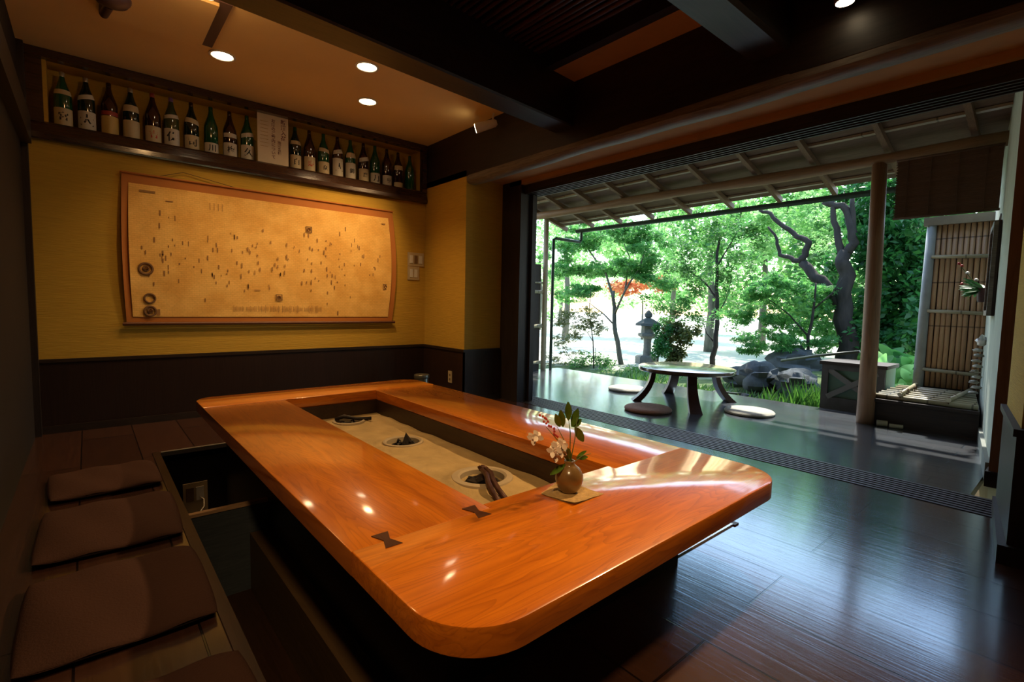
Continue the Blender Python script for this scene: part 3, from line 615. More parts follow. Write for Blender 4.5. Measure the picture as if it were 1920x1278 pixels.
g.box(HX0+.0, HX0+e, HY0, HY1, .14, zt0); g.box(HX1-.002, HX1+e, HY0, HY1, .14, zt0); g.box(HX0, HX1, HY1-e, HY1, .14, zt0); g.box(HX0, HX1, HY0, HY0+e, .14, zt0)
part('hearth_liner', g, M['liner'], tb)
# sand with hollows
holes = [(1.25, 3.06, .085), (1.30, 2.43, .095), (1.31, 1.72, .105)]
g = G(); nx, ny = 50, 150; v = []; f = []
for j in range(ny+1):
    for i in range(nx+1):
        x = HX0+.008+(HX1-HX0-.012)*i/nx; y = HY0+.008+(HY1-HY0-.016)*j/ny; z = .222
        z += .004*math.sin(9*x+5*y)*math.sin(4*y)+.003*math.sin(26*math.hypot(x-1.2, y-2.05))
        for hx, hy, hr in holes:
            d = math.hypot(x-hx, y-hy)
            z += .012*math.exp(-((d-hr*1.3)/.03)**2)
            if d < hr: z -= .07*min(1, (hr-d)/.03)
        v.append((x, y, z))
for j in range(ny):
    for i in range(nx): a = j*(nx+1)+i; f.append((a, a+1, a+nx+2, a+nx+1))
g.add(v, f); o = part('hearth_sand', g, M['sand'], tb, True); o['kind'] = 'stuff'
for i, (hx, hy, hr) in enumerate(holes):
    if i == 1: w = .012
    g = G(); R0 = hr; prof = [(R0-.006, .200), (R0-.006, .236), (R0+.004, .243), (R0+(.030 if i == 2 else .014), .240), (R0+(.036 if i == 2 else .018), .222)]
    g.lathe(prof+[(R0+.01, .19), (R0-.006, .20)], (hx, hy, 0), 36); part('clay_ring', g, M['clay'], tb, 40)
labs = ['black iron trivet in the farthest sand hollow of the hearth', 'black iron trivet with a raised point in the middle sand hollow', 'black iron trivet in the nearest and largest sand hollow']
for i, (hx, hy, hr) in enumerate(holes):
    th = thing('iron_trivet', (hx, hy, .16), labs[i], 'trivet', 'iron trivets in the hearth')
    g = G(); g.torus((hx, hy, .212), hr*.68, .006, 28, 6); part('ring', g, M['iron'], th, True)
    for k in range(3):
        a = k*2*PI/3+.6+i; c, s2 = math.cos(a), math.sin(a); r0 = hr*.68
        g = G(); g.tube([(hx+c*r0*1.05, hy+s2*r0*1.05, .153), (hx+c*r0, hy+s2*r0, .215), (hx+c*r0*.8, hy+s2*r0*.8, .236), (hx+c*r0*.45, hy+s2*r0*.45, .232)], [.007, .006, .007, .004], 6); part('prong', g, M['iron'], th, True)
    if i == 1: g = G(); g.add([(hx+.00, hy+.02, .21), (hx+.07, hy+.00, .21), (hx+.035, hy+.035, .275), (hx+.035, hy-.03, .21)], [(0,1,2),(1,3,2),(3,0,2),(0,3,1)]); part('raised_point', g, M['iron'], th)
    if i == 2: g = G(); g.obox((hx-.02, hy+.0, .222), (.05, .015, .0), (-.008, .028, 0), (0, .0, .012)); part('grip_block', g, M['iron'], th); 
    if i == 0: g = G(); g.tube([(hx-.07, hy+.05, .245), (hx-.02, hy+.03, .262), (hx+.04, hy-.02, .25), (hx+.13, hy-.05, .245)], [.01, .014, .01, .012], 7); part('twig_bundle', g, M['iron'], th, True)
th = thing('fire_tongs', (1.25, 1.63, .24), 'dark rusty iron tongs lying over the near clay ring of the hearth', 'tongs')
for s2 in (-1, 1):
    g = G(); d = Vector((.012*s2, .004*s2, 0))
    pts_ = [Vector((1.33, 1.74, .262)), Vector((1.295, 1.655, .270)), Vector((1.262, 1.60, .262)), Vector((1.235, 1.53, .245)), Vector((1.215, 1.46, .232))]
    g.tube([p+d*(1+.2*i) for i, p in enumerate(pts_)], [.009, .012, .012, .012, .011], 8); part('tong_arm', g, M['rust'], th, True)
g = G(); g.blob((1.335, 1.75, .262), (.022, .022, .014), 4); part('tong_hinge', g, M['rust'], th, True)

# vase, mat, flowers
th = thing('straw_mat', (1.205, 1.10, TZ), 'small square woven straw mat under the flower vase', 'mat')
g = G(); N = 12; v = []; f = []
c0, c1, c2, c3 = (1.115, 1.145), (1.135, 1.015), (1.285, 1.02), (1.25, 1.195)
for j in range(N+1):
    for i in range(N+1):
        u, w = i/N, j/N; x = (c0[0]*(1-u)+c1[0]*u)*(1-w)+(c3[0]*(1-u)+c2[0]*u)*w; y = (c0[1]*(1-u)+c1[1]*u)*(1-w)+(c3[1]*(1-u)+c2[1]*u)*w
        v.append((x, y, TZ+.0045+.004*max(0, (abs(u-.5)+abs(w-.5))-.55)*math.sin(3+5*u+4*w)*3))
k = len(v)
for j in range(N):
    for i in range(N): a = j*(N+1)+i; f.append((a, a+1, a+N+2, a+N+1))
v += [(a, b_, c-.0035) for a, b_, c in v]; f += [tuple(reversed([q+k for q in p])) for p in f]
g.add(v, f); part('mat_weave', g, M['mat'], th, True)
VX, VY, VZ = 1.20, 1.10, TZ+.0055
th = thing('bud_vase', (VX, VY, VZ), 'round olive brown stoneware vase holding leafy sprigs on the table', 'vase')
g = G(); g.lathe([(0, 0), (.026, 0), (.030, .004), (.040, .018), (.047, .042), (.045, .060), (.035, .078), (.022, .088), (.017, .094), (.018, .104), (.014, .104), (.012, .094), (.012, .06), (0, .06)], (VX, VY, VZ), 32); part('vase_body', g, M['ceramic'], th, 60)
fl = thing('flower_sprig', (VX, VY, VZ+.06), 'sprig of glossy leaves, white blossoms and red buds in the round vase', 'flowers')
base = Vector((VX, VY, VZ+.085))
def vp(px, py, yy=VY):
    r = ray(px, py); t = yy/r[1]; return Vector((r[0]*t, r[1]*t, CAMH+r[2]*t))
def leaf(g, p, d, n_, L, w, bend=.25):
    d = d.normalized(); s2 = d.cross(n_).normalized(); up = s2.cross(d); K = 6; v = []; f = []
    for i in range(K+1):
        t = i/K; wd = w*math.sin(PI*min(1, t*.94+.03))**.8; c = p+d*L*t-up*bend*L*t*t
        v += [c-s2*wd, c+up*wd*-.25, c+s2*wd]
    for i in range(K): a = 3*i; f += [(a, a+1, a+4, a+3), (a+1, a+2, a+5, a+4)]
    g.add(v, f)
sprigs = [((1066, 758), 'a'), ((1078, 800), 'b'), ((1040, 790), 'c'), ((1098, 838), 'd')]
tips = [vp(1064, 765, 1.11), vp(1082, 782, 1.09), vp(1024, 800, 1.12), vp(1108, 850, 1.08), vp(1045, 800, 1.13)]
g = G()
for tp in tips: mid = (base+tp)/2+Vector((.008, .0, .012)); g.tube([base-Vector((0,0,.05)), base, mid, tp], [.0022, .002, .0017, .001], 5)
part('stems', g, M['stem'], fl, True)
view = Vector((-.55, -.75, .2))
for px, py, dx, dy, L, w in [(1056,800,-6,-42,.052,.012),(1066,788,0,-40,.055,.012),(1072,800,14,-38,.055,.013),(1050,800,-10,-30,.045,.011),(1074,800,14,-12,.035,.011),(1078,800,16,26,.060,.014),(1082,855,26,-14,.040,.006),(1080,858,44,-2,.055,.008),(1060,870,-38,28,.062,.010),(1070,860,-6,-26,.04,.007),(1066,862,-16,-20,.035,.006)]:
    p = vp(px, py, VY); q = vp(px+dx, py+dy, VY-.01); g = G(); leaf(g, p, q-p, view, L*1.15, w, .12); part('leaf', g, M['vleaf'], fl, True)
g = G(); rr = random.Random(11)
def blossom(g, c, r):
    for k in range(5):
        a = k*1.2566+rr.random(); d = Vector((math.cos(a), math.sin(a)*.6, math.sin(a)*.8+.3)); leaf(g, c, d, view, r, r*.36, .3)
for px, py in [(1000, 822), (1008, 818), (1044, 838), (1052, 846), (1036, 846), (1042, 855), (1062, 850), (1055, 832)]: blossom(g, vp(px, py, VY+rr.uniform(-.02, .02)), .022)
part('blossoms', g, M['petal'], fl, True)
g = G()
for t in np.linspace(0, 1, 16):
    c = vp(1014+34*t+rr.uniform(-4, 4), 778+42*t+rr.uniform(-4, 4), VY+.01); g.blob(c, (.004, .004, .005), int(t*50), .1, 6, 5)
part('buds', g, M['petalr'], fl, True)

# ------------------------------------------------------------------ floor cushions
def cushion(cx, cy, wx, wy_, rot, h=.05, sag=0):
    g = G(); N = 22; v = []; f = []
    for side in (1, -1):
        for j in range(N+1):
            for i in range(N+1):
                u = 2*i/N-1; w = 2*j/N-1; u = math.sin(u*PI/2); w = math.sin(w*PI/2)
                e = max(0, (1-abs(u)**5))*max(0, (1-abs(w)**5)); 
                pin = 1-.045*abs(u*w)**3
                z = h/2+side*h/2*(e**.45)*(1 if side > 0 else .9)
                x = u*wx/2*pin; y = w*wy_/2*pin
                v.append((cx+x*math.cos(rot)-y*math.sin(rot), cy+x*math.sin(rot)+y*math.cos(rot), max(.001, z+(.004*math.sin(7*u+3*w) if side > 0 else 0))))
    K = (N+1)**2
    for j in range(N):
        for i in range(N): a = j*(N+1)+i; f.append((a, a+1, a+N+2, a+N+1)); f.append((K+a, K+a+N+1, K+a+N+2, K+a+1))
    g.add(v, f); return g
for cx, cy, a, b_, rot, lb in [(.045, 3.38, .46, .46, .05, 'mauve brown floor cushion farthest from the camera, beside the open pit'), (.05, 2.70, .48, .58, -.02, 'mauve brown floor cushion, second from the back along the pit'), (.05, 1.99, .48, .56, .0, 'large mauve brown floor cushion nearest the camera in full view'), (.06, 1.22, .48, .56, .0, 'floor cushion cut off by the bottom left edge of the photo')]:
    o = part('floor_cushion', cushion(cx, cy, a, b_, rot), M['cushion'], None, True); tag(o, lb, 'cushion', 'floor cushions beside the pit')

# ------------------------------------------------------------------ ceiling lamps
def spot(name, loc, target, power, angle, blend=.6, size=.03, parent=None, color=(1, .62, .28)):
    ld = bpy.data.lights.new(name, 'SPOT'); o = bpy.data.objects.new(name, ld); COL.objects.link(o)
    ld.energy = power; ld.spot_size = math.radians(angle); ld.spot_blend = blend; ld.shadow_soft_size = size; ld.color = color
    o.location = Vector(loc)-(BASES[parent.name] if parent else Vector((0,0,0))); o.rotation_euler = (Vector(target)-Vector(loc)).to_track_quat('-Z', 'Y').to_euler()
    if parent: o.parent = parent
    return o
def downlight(x, y, lb, power, tgt=None, ang=110):
    th = thing('downlight', (x, y, ZC), lb, 'ceiling lamp', 'recessed downlights')
    g = G(); g.lathe([(.066, -.001), (.082, -.001), (.084, -.006), (.070, -.008), (.064, -.002), (.066, -.001)], (x, y, ZC), 28); part('rim', g, M['white'], th, 50)
    g = G(); g.lathe([(.066, -.004), (.03, -.007), (0, -.008)], (x, y, ZC), 28); part('lamp_lens', g, M['lampon'], th, True)
    spot('downlight_beam', (x, y, ZC-.03), tgt or (x, y, 0), power, ang, .8, .05, th)
downlight(.77, 4.08, 'recessed downlight left of the others, in front of the bottle niche', 40, (.9, 4.2, 0))
downlight(1.59, 3.54, 'recessed downlight nearest the dark beam, over the far end of the table', 30)
downlight(1.86, 4.13, 'recessed downlight near the back wall, above the map', 60, (1.75, 4.35, 0))
downlight(.9, -.35, 'recessed downlight behind the photographer, over the near end of the room', 60, (1.25, 1.0, .38), 95) if False else None
# track spotlight by the side beam
th = thing('spotlight', (2.80, 3.62, 2.69), 'white adjustable spotlight glowing beside the dark side beam', 'spotlight')
A = Vector((2.80, 3.58, 2.60)); B = Vector((2.68, 3.70, 2.555)); D = (B-A).normalized()
g = G(); g.tube([A-D*.02, A, B-D*.0], [.02, .035, .045], 18); part('lamp_housing', g, M['white'], th, 50)
g = G(); g.tube([B+D*.001, B+D*.004], [.040, .038], 18); part('lamp_lens', g, M['lampon'], th)
g = G(); g.tube([(2.80, 3.60, 2.69), (2.79, 3.60, 2.61)], .010, 8); part('bracket', g, M['white'], th)
spot('spotlight_beam', tuple(B+D*.02), (1.65, 4.85, 1.35), 70, 70, 1, .03, th)
# near lamp above the table, at the top of the photo
th = thing('beam_spotlight', (2.75, .87, ZC), 'small glowing lamp at the top edge above the near end of the table', 'spotlight')
g = G(); g.lathe([(.03, 0), (.03, -.10), (.045, -.13), (.045, -.20), (.04, -.205)], (2.75, .87, ZC-.04), 20); part('lamp_housing', g, M['purple'], th, 50)
g = G(); g.lathe([(.038, -.2065), (.02, -.212), (0, -.213)], (2.75, .87, ZC-.04), 20); part('lamp_lens', g, M['lampon'], th, True)
spot('near_beam', (2.74, .865, 2.40), (1.2, 1.25, .38), 225, 78, .9, .04, th)
th = thing('fill_spotlight', (-.12, .12, ZC+.1), 'added fill spotlight above the camera, out of view', 'spotlight')  # added out of view to light the table and the pit
g = G(); g.lathe([(.03, 0), (.03, -.10), (.045, -.13), (.045, -.20), (.04, -.205)], (-.12, .12, ZC+.07), 20); part('lamp_housing', g, M['purple'], th, 50)
g = G(); g.lathe([(.038, -.2065), (.02, -.212), (0, -.213)], (-.12, .12, ZC+.07), 20); part('lamp_lens', g, M['lampon'], th, True)
spot('fill_beam', (-.12, .14, ZC-.16), (1.15, 1.5, .2), 130, 60, 1, .10, th)
th = thing('fill_pendant', (.50, 3.02, ZC), 'added glowing fill globe in front of the ceiling hatch, out of view', 'ceiling lamp')  # added above the view to brighten the ceiling
g = G(); g.lathe([(.05, 0), (.05, -.012), (.008, -.02), (.006, -.06)], (.50, 3.02, ZC), 20); part('ceiling_cap', g, M['purple'], th, 50)
M['glow'] = emit('fill glow', (1.0, .58, .24), 34)
g = G(); g.lathe([(.012, -.05), (.05, -.075), (.065, -.12), (.05, -.165), (0, -.18)], (.50, 3.02, ZC), 20); part('fill_globe', g, M['glow'], th, True)
# hatch and pendant spotlight at the top left
th = thing('ceiling_hatch', (.4, 3.7, ZC), 'cream square ceiling hatch with dark edge gaps at the upper left', 'ceiling hatch')
g = G(); g.box(.12, .625, 3.36, 3.955, ZC-.035, ZC-.014); part('hatch_panel', g, M['ceil'], th)
g = G(); g.box(.105, .69, 3.34, 3.972, ZC-.016, ZC-.0); part('hatch_frame', g, M['purple'], th)
th = thing('round_spotlight', (.12, 3.80, ZC), 'plum coloured round ceiling spotlight cut by the top left edge', 'spotlight')
g = G(); g.lathe([(.09, -.036), (.088, -.05), (.07, -.075), (.03, -.09), (.018, -.092)], (.155, 3.66, ZC), 24); part('canopy', g, M['purple'], th, 50)
g = G(); g.tube([(.145, 3.70, ZC-.07), (.125, 3.86, ZC-.06)], .022, 14); part('lamp_neck', g, M['purple'], th, 50)
g = G(); g.tube([(.125, 3.861, ZC-.06), (.1245, 3.864, ZC-.06)], .018, 14); part('lamp_lens', g, M['white'], th)

# ------------------------------------------------------------------ veranda roof
rf = thing('veranda_roof', (5.3, 3.0, 2.2), 'lean-to veranda roof of cedar rafters on a long log, seen from below', 'roof')
def rz(x): return 2.235-.29*(x-5.95)
for i, y in enumerate([5.68, 5.13, 4.60, 4.06, 3.50, 2.95, 2.40, 1.86, 1.28, .72]):
    g = G(); g.obox(((3.45+5.97)/2, y, (rz(3.45)+rz(5.97))/2), ((5.97-3.45)/2, 0, (rz(5.97)-rz(3.45))/2), (0, .022, 0), (.29*.026, 0, .026)); part('rafter', g, M['rafter'], rf)
g = G(); x0, x1 = 3.44, 5.93; t = .045
g.add([(x0, .1, rz(x0)+t), (x1, .1, rz(x1)+t), (x1, 5.85, rz(x1)+t), (x0, 5.85, rz(x0)+t), (x0, .1, rz(x0)+t+.05), (x1, .1, rz(x1)+t+.05), (x1, 5.85, rz(x1)+t+.05), (x0, 5.85, rz(x0)+t+.05)], [(0,3,2,1),(4,5,6,7),(0,1,5,4),(1,2,6,5),(2,3,7,6),(3,0,4,7)]); part('roof_boards', g, M['roofb'], rf)
for x in (3.9, 4.35, 4.75, 5.12, 5.52, 5.80):
    g = G(); g.box(x-.028, x+.028, .3, 5.8, rz(x)+.026, rz(x)+.047); part('batten', g, M['batten'], rf, 40)
g = G(); ys = np.linspace(5.95, .50, 24); g.tube([(5.30, y, 2.315+.008*(y-.5)+.006*math.sin(y*2.3)) for y in ys], [.050+.006*math.sin(i*.9)+.0 for i in range(24)], 16); part('log_purlin', g, M['logb'], rf, True)
g = G(); K = 8; v = []; f = []
for i, y in enumerate((.9, 5.52)):
    for k in range(K+1): a = PI+PI*k/K; v.append((6.03+.045*math.cos(a), y, 2.215+.055*math.sin(a)))
    for k in range(K, -1, -1): a = PI+PI*k/K; v.append((6.03+.038*math.cos(a), y, 2.215+.048*math.sin(a)))
m_ = 2*(K+1); f = [(k, (k+1) % m_, m_+(k+1) % m_, m_+k) for k in range(m_)]+[tuple(range(m_)), tuple(reversed(range(m_, 2*m_)))]
g.add(v, f); gt = part('gutter', g, M['gutter'], rf, 40)
for y in [5.15, 4.53, 4.12, 3.54, 2.99, 2.46, 1.9, 1.4]:
    g = G(); g.tube([(5.97, y-.12, 2.24), (6.03, y-.12, 2.14), (6.09, y-.12, 2.22)], .004, 5); g.tube([(6.03, y-.12, 2.15), (6.03, y-.115, 2.10)], .003, 5); part('gutter_hook', g, M['gutter'], gt)
g = G(); e0 = atx(1090, 440, 6.03); g.tube([(6.03, e0.y, 2.18), (6.03, e0.y, 2.05), (6.02, e0.y+.02, 2.02), (5.48, 5.44, 2.02), (5.45, 5.46, 2.0), (5.45, 5.46, -.1)], .024, 10); part('downpipe', g, M['gutter'], rf, 40)
g = G(); g.box(3.36, 3.46, -.2, 6.0, 2.19, 3.05); struct('wall_eave', g, M['tan'])

# posts
o = part('veranda_post', G().tube([(5.32, 1.30, .0), (5.325, 1.305, .7), (5.315, 1.315, 1.5), (5.31, 1.325, 2.29)], [.068, .064, .060, .056], 20), M['post'], None, True); tag(o, 'thick round cedar post standing on the deck and carrying the log', 'post')
o = part('veranda_post', G().tube([(5.36, 5.53, 0), (5.36, 5.53, 1.2), (5.355, 5.53, 2.32)], [.042, .04, .038], 14), plain('pale barked post', (.42, .36, .24), .6, var=.12), None, True); tag(o, 'slim pale post with dark downpipe at the far left end of the deck', 'post')
# left fence
fn = thing('bamboo_fence', (4.6, 5.56, 0), 'dark board fence with pale bamboo rails at the left end of the deck', 'fence')
g = G(); g.box(3.5, 5.31, 5.575, 5.595, 0, 1.62); part('fence_panel', g, M['bench'], fn)
for z, r in ((1.34, .012), (1.20, .027), (.68, .03), (.12, .024)):
    g = G(); g.tube([(3.5, 5.55, z), (4.5, 5.553, z+.004), (5.33, 5.55, z)], r, 10); part('rail', g, M['bam_x'], fn, True)

# blind
bl = thing('reed_blind', (5.2, .86, 1.78), 'brown reed blind hanging from the log at the right of the post', 'blind')
for k, z in enumerate(np.arange(1.79, 2.26, .0085)):
    pass
g = G()
for z in np.arange(1.79, 2.27, .0075): g.box(5.205+.003*math.sin(z*90), 5.209+.003*math.sin(z*90), .535, 1.175+.006*math.sin(z*300), z, z+.0073)
part('reed_slats', g, M['blind'], bl)
for y in (.62, .78, .95, 1.10):
    g = G(); g.tube([(5.201, y, 1.78), (5.201, y, 2.27)], .0025, 5); part('binding_cord', g, M['cord'], bl)
g = G(); g.tube([(5.207, .53, 1.785), (5.207, 1.18, 1.785)], .010, 8); part('bottom_rod', g, M['blind'], bl, True)
g = G(); g.tube([(5.207, .53, 2.262), (5.207, 1.18, 2.262)], .010, 8); part('top_rod', g, M['blind'], bl, True)
# bamboo screen at the end
sc = thing('bamboo_screen', (6.32, .86, .2), 'upright bamboo screen door beyond the bench at the right end', 'screen')
SX = 6.32
yy = .64; k = 0
while yy < 1.07:
    g = G(); g.tube([(SX, yy, .28), (SX+.003*math.sin(k), yy+.003*math.sin(k*2), 1.0), (SX, yy, 1.85)], .0195, 10); part('bamboo_culm', g, M['bam_z'], sc, True); yy += .0415; k += 1
for z in (1.54, 1.015, .44): g = G(); g.tube([(SX-.034, .61, z-.01), (SX-.034, 1.09, z+.008)], .018, 10); part('cross_rail', g, M['bam_y'], sc, True)
g = G(); g.tube([(SX-.01, 1.125, -.25), (SX-.01, 1.12, 1.0), (SX-.01, 1.11, 1.9)], [.045, .042, .038], 14); part('screen_post', g, plain('weathered grey post', (.33, .36, .36), .6, var=.15), sc, True)
g = G(); g.box(SX-.05, SX+.03, .60, 1.17, 1.85, 1.93); part('head_beam', g, plain('weathered beam', (.27, .23, .16), .7, var=.15), sc)
g = G(); g.box(SX+.025, SX+.04, .62, 1.10, -.25, 1.85); part('backing_board', g, M['bench'], sc)

# bench
bn = thing('bamboo_bench', (5.75, .9, 0), 'dark wooden bench box with bamboo poles laid on top beside the post', 'bench')
g = G(); g.prism([(5.34, wy(5.34)+.02), (6.25, wy(6.25)+.02), (6.25, 1.27), (5.34, 1.24)], -.28, .205); part('bench_box', g, M['bench'], bn)
g = G(); g.prism([(5.31, wy(5.31)+.02), (6.26, wy(6.26)+.02), (6.26, 1.29), (5.31, 1.26)], .205, .235, .004); part('bench_top', g, M['bench'], bn)
for k, x in enumerate([5.36, 5.47, 5.60, 5.74, 5.90, 6.06, 6.19]):
    g = G(); g.tube([(x, wy(x)+.03, .257), (x+.004, .9, .258), (x, 1.255-.01*(k % 2), .257)], .022, 10); part('bamboo_slat', g, M['bam_y'], bn, True)
for y, rot in ((1.06, .03), (.74, -.01)):
    g = G(); g.tube([(5.31, y, .296), (6.22, y+rot*2, .296)], .017, 10); cp = part('cross_pole', g, M['bam_x'], bn, True)
    g = G(); g.tube([(5.304, y, .296), (5.312, y, .296)], .0165, 12); part('cut_end', g, M['bam_end'], cp)
    for x in (5.36, 5.60, 5.90):
        g = G(); g.torus((x, y+.003, .287), .030, .004, 14, 5, 'y'); part('rope_lashing', g, M['cord'], cp)
g = G(); g.tube([(5.27, 1.20, .028), (5.295, 1.13, .028)], .026, 14); o = part('bamboo_offcut', g, M['bam_x'], None, 50); tag(o, 'short thick bamboo offcut on the deck at the foot of the round post', 'bamboo piece', 'cut bamboo by the post')
g = G(); g.tube([(5.27, 1.11, .02), (5.30, 1.02, .02)], .018, 12); o = part('bamboo_offcut', g, M['bam_x'], None, 50); tag(o, 'thin bamboo offcut lying right of the thick one at the foot of the bench', 'bamboo piece', 'cut bamboo by the post')

# items on the veranda wall
pf = thing('picture_frame', (5.25, wy(5.25), 1.0), 'narrow framed board hung on the grey veranda wall, seen edge on', 'picture')
def wb(g, x0, x1, d0, d1, z0, z1):
    g.add([(x0, wy(x0)+d0, z0), (x1, wy(x1)+d0, z0), (x1, wy(x1)+d1, z0), (x0, wy(x0)+d1, z0), (x0, wy(x0)+d0, z1), (x1, wy(x1)+d0, z1), (x1, wy(x1)+d1, z1), (x0, wy(x0)+d1, z1)], [(0,3,2,1),(4,5,6,7),(0,1,5,4),(1,2,6,5),(2,3,7,6),(3,0,4,7)]); return g
g = wb(G(), 5.02, 5.55, .004, .020, .99, 1.68); part('backing', g, M['dark_z'], pf)
g = G(); wb(g, 5.02, 5.06, .02, .045, .99, 1.68); wb(g, 5.51, 5.55, .02, .045, .99, 1.68); wb(g, 5.06, 5.51, .02, .045, .99, 1.03); wb(g, 5.06, 5.51, .02, .045, 1.64, 1.68); part('frame_moulding', g, M['grey_y'], pf)
g = G(); g.tube([(5.1, wy(5.1)+.01, 1.68), (5.28, wy(5.28)+.004, 1.76), (5.46, wy(5.46)+.01, 1.68)], .004, 5); part('hanging_cord', g, M['cord'], pf)
pt = thing('hanging_flower_pot', (5.62, wy(5.62)+.06, 1.1), 'small dark pot with green leaves and red flowers hung on the veranda wall', 'flower pot')
PC = (5.62, wy(5.62)+.055, 1.10)
g = G(); g.lathe([(.030, 0), (.034, .01), (.042, .10), (.044, .115), (.038, .115), (.034, .09), (0, .09)], PC, 18); part('pot_body', g, M['purple'], pt, 50)
g = G(); rr = random.Random(5)
for k in range(70):
    a = rr.uniform(0, 6.28); d = Vector((math.cos(a)*.6, abs(math.sin(a))*.9+.2, rr.uniform(-.1, .9))); leaf(g, Vector(PC)+Vector((0, 0, .10)), d, Vector((-.6, -.2, .6)), rr.uniform(.07, .15), .019, .6)
part('leaves', g, M['darkleaf'], pt, True)
g = G(); g.tube([Vector(PC)+Vector((0, 0, .1)), Vector((5.6, wy(5.6)+.14, 1.30)), Vector((5.6, wy(5.6)+.22, 1.42))], .003, 5); part('flower_stalk', g, M['stem'], pt)
g = G()
for q in ((5.6, wy(5.6)+.22, 1.42), (5.6, wy(5.6)+.20, 1.40), (5.6, wy(5.6)+.19, 1.25)): g.blob(q, (.012, .012, .012), 3, .2, 8, 6)
part('red_blossoms', g, M['petalr'], pt, True)
g = G()
for q in ((5.6, wy(5.6)+.16, 1.34), (5.58, wy(5.6)+.10, 1.28)): g.blob(q, (.014, .014, .012), 8, .2, 8, 6)
part('white_blossoms', g, M['white'], pt, True)
sh = thing('shell_garland', (5.85, wy(5.85)+.02, .30), 'hanging string of pale shells on the wall above the bench', 'garland')
g = G(); g.tube([(5.85, wy(5.85)+.03, .30), (5.85, wy(5.85)+.02, .78)], .005, 6); part('string', g, M['cord'], sh)
for k in range(9):
    g = G(); z = .32+k*.046; g.blob((5.84+.015*math.sin(k*2), wy(5.85)+.045+.008*math.cos(k*3), z), (.036, .034, .015), k, .3, 10, 7); part('shell', g, M['straw'], sh, True)
g = G(); g.blob((5.84, wy(5.85)+.03, .76), (.03, .03, .04), 33, .5, 10, 7); part('shell_knot', g, M['white'], sh, True)

# ------------------------------------------------------------------ round table and straw cushions on the deck
rt = thing('round_table', (4.83, 2.80, 0), 'low round dark wooden table with splayed curved legs on the deck', 'table')
g = G(); poly = [(4.83+.49*math.cos(a)*(1+.02*math.sin(3*a)), 2.80+.49*math.sin(a)*(1+.02*math.sin(3*a))) for a in np.linspace(0, 2*PI, 64, endpoint=False)]
g.prism(poly, .335, .378, .010); part('tabletop', g, M['round_top'], rt, 35)
for fx, fy in [(4.48, 3.17), (4.38, 2.42), (5.27, 2.52), (5.20, 3.24)]:
    d = Vector((fx-4.83, fy-2.80, 0)); d.normalize(); s2 = Vector((-d.y, d.x, 0)); g = G(); v = []; f = []; K = 8; R1 = math.hypot(fx-4.83, fy-2.8)
    for i in range(K+1):
        t = i/K; z = .337*(1-t); r = .34+(R1-.34)*(t**2.2); w = .044+.014*t*t; th_ = .024+.022*t*t
        for a, b_ in ((-1,-1), (1,-1), (1,1), (-1,1)):
            p = Vector((4.83, 2.8, z))+d*(r+b_*th_)+s2*a*w; v.append(p)
    f = [(0,1,2,3)[::-1], tuple(4*K+i for i in range(4))]
    for i in range(K):
        for k in range(4): f.append((4*i+k, 4*i+(k+1)%4, 4*i+4+(k+1)%4, 4*i+4+k)[::-1])
    g.add(v, f); part('leg', g, M['round_leg'], rt, 50)
for cx, cy, m_, lb in [(4.13, 2.78, 'straw2', 'round reddish straw cushion in front of the round table'), (4.84, 2.12, 'straw', 'round pale straw cushion right of the round table'), (4.93, 3.62, 'straw', 'round pale straw cushion left of the round table, farther back')]:
    g = G(); g.lathe([(0, .002), (.215, .002), (.225, .012), (.225, .022), (.212, .034), (.15, .038), (.0, .036)], (cx, cy, 0), 40); o = part('straw_cushion', g, M[m_], None, 40); tag(o, lb, 'cushion', 'round straw cushions on the deck')

# ------------------------------------------------------------------ garden
def gh(x, y):
    z = -.30+.16*min(1, max(0, (x-6.2)/3.5))
    z += .42*math.exp(-((x-8.3)**2+(y-1.6)**2)/1.7)+.25*math.exp(-((x-7.3)**2/.5+(y-2.7)**2/.8))
    return z+.03*math.sin(x*2.1)*math.sin(y*1.7)
g = G(); xs = list(np.arange(5.2, 12, .25))+list(np.arange(12, 70, 3)); ys = list(np.arange(-30, -4, 3))+list(np.arange(-4, 14, .3))+list(np.arange(14, 90, 4))
v = [(x, y, gh(x, y)) for x in xs for y in ys]; k = len(ys)
f = [(i*k+j, (i+1)*k+j, (i+1)*k+j+1, i*k+j+1) for i in range(len(xs)-1) for j in range(k-1)]
g.add(v, f); o = struct('ground', g, M['ground'], True)

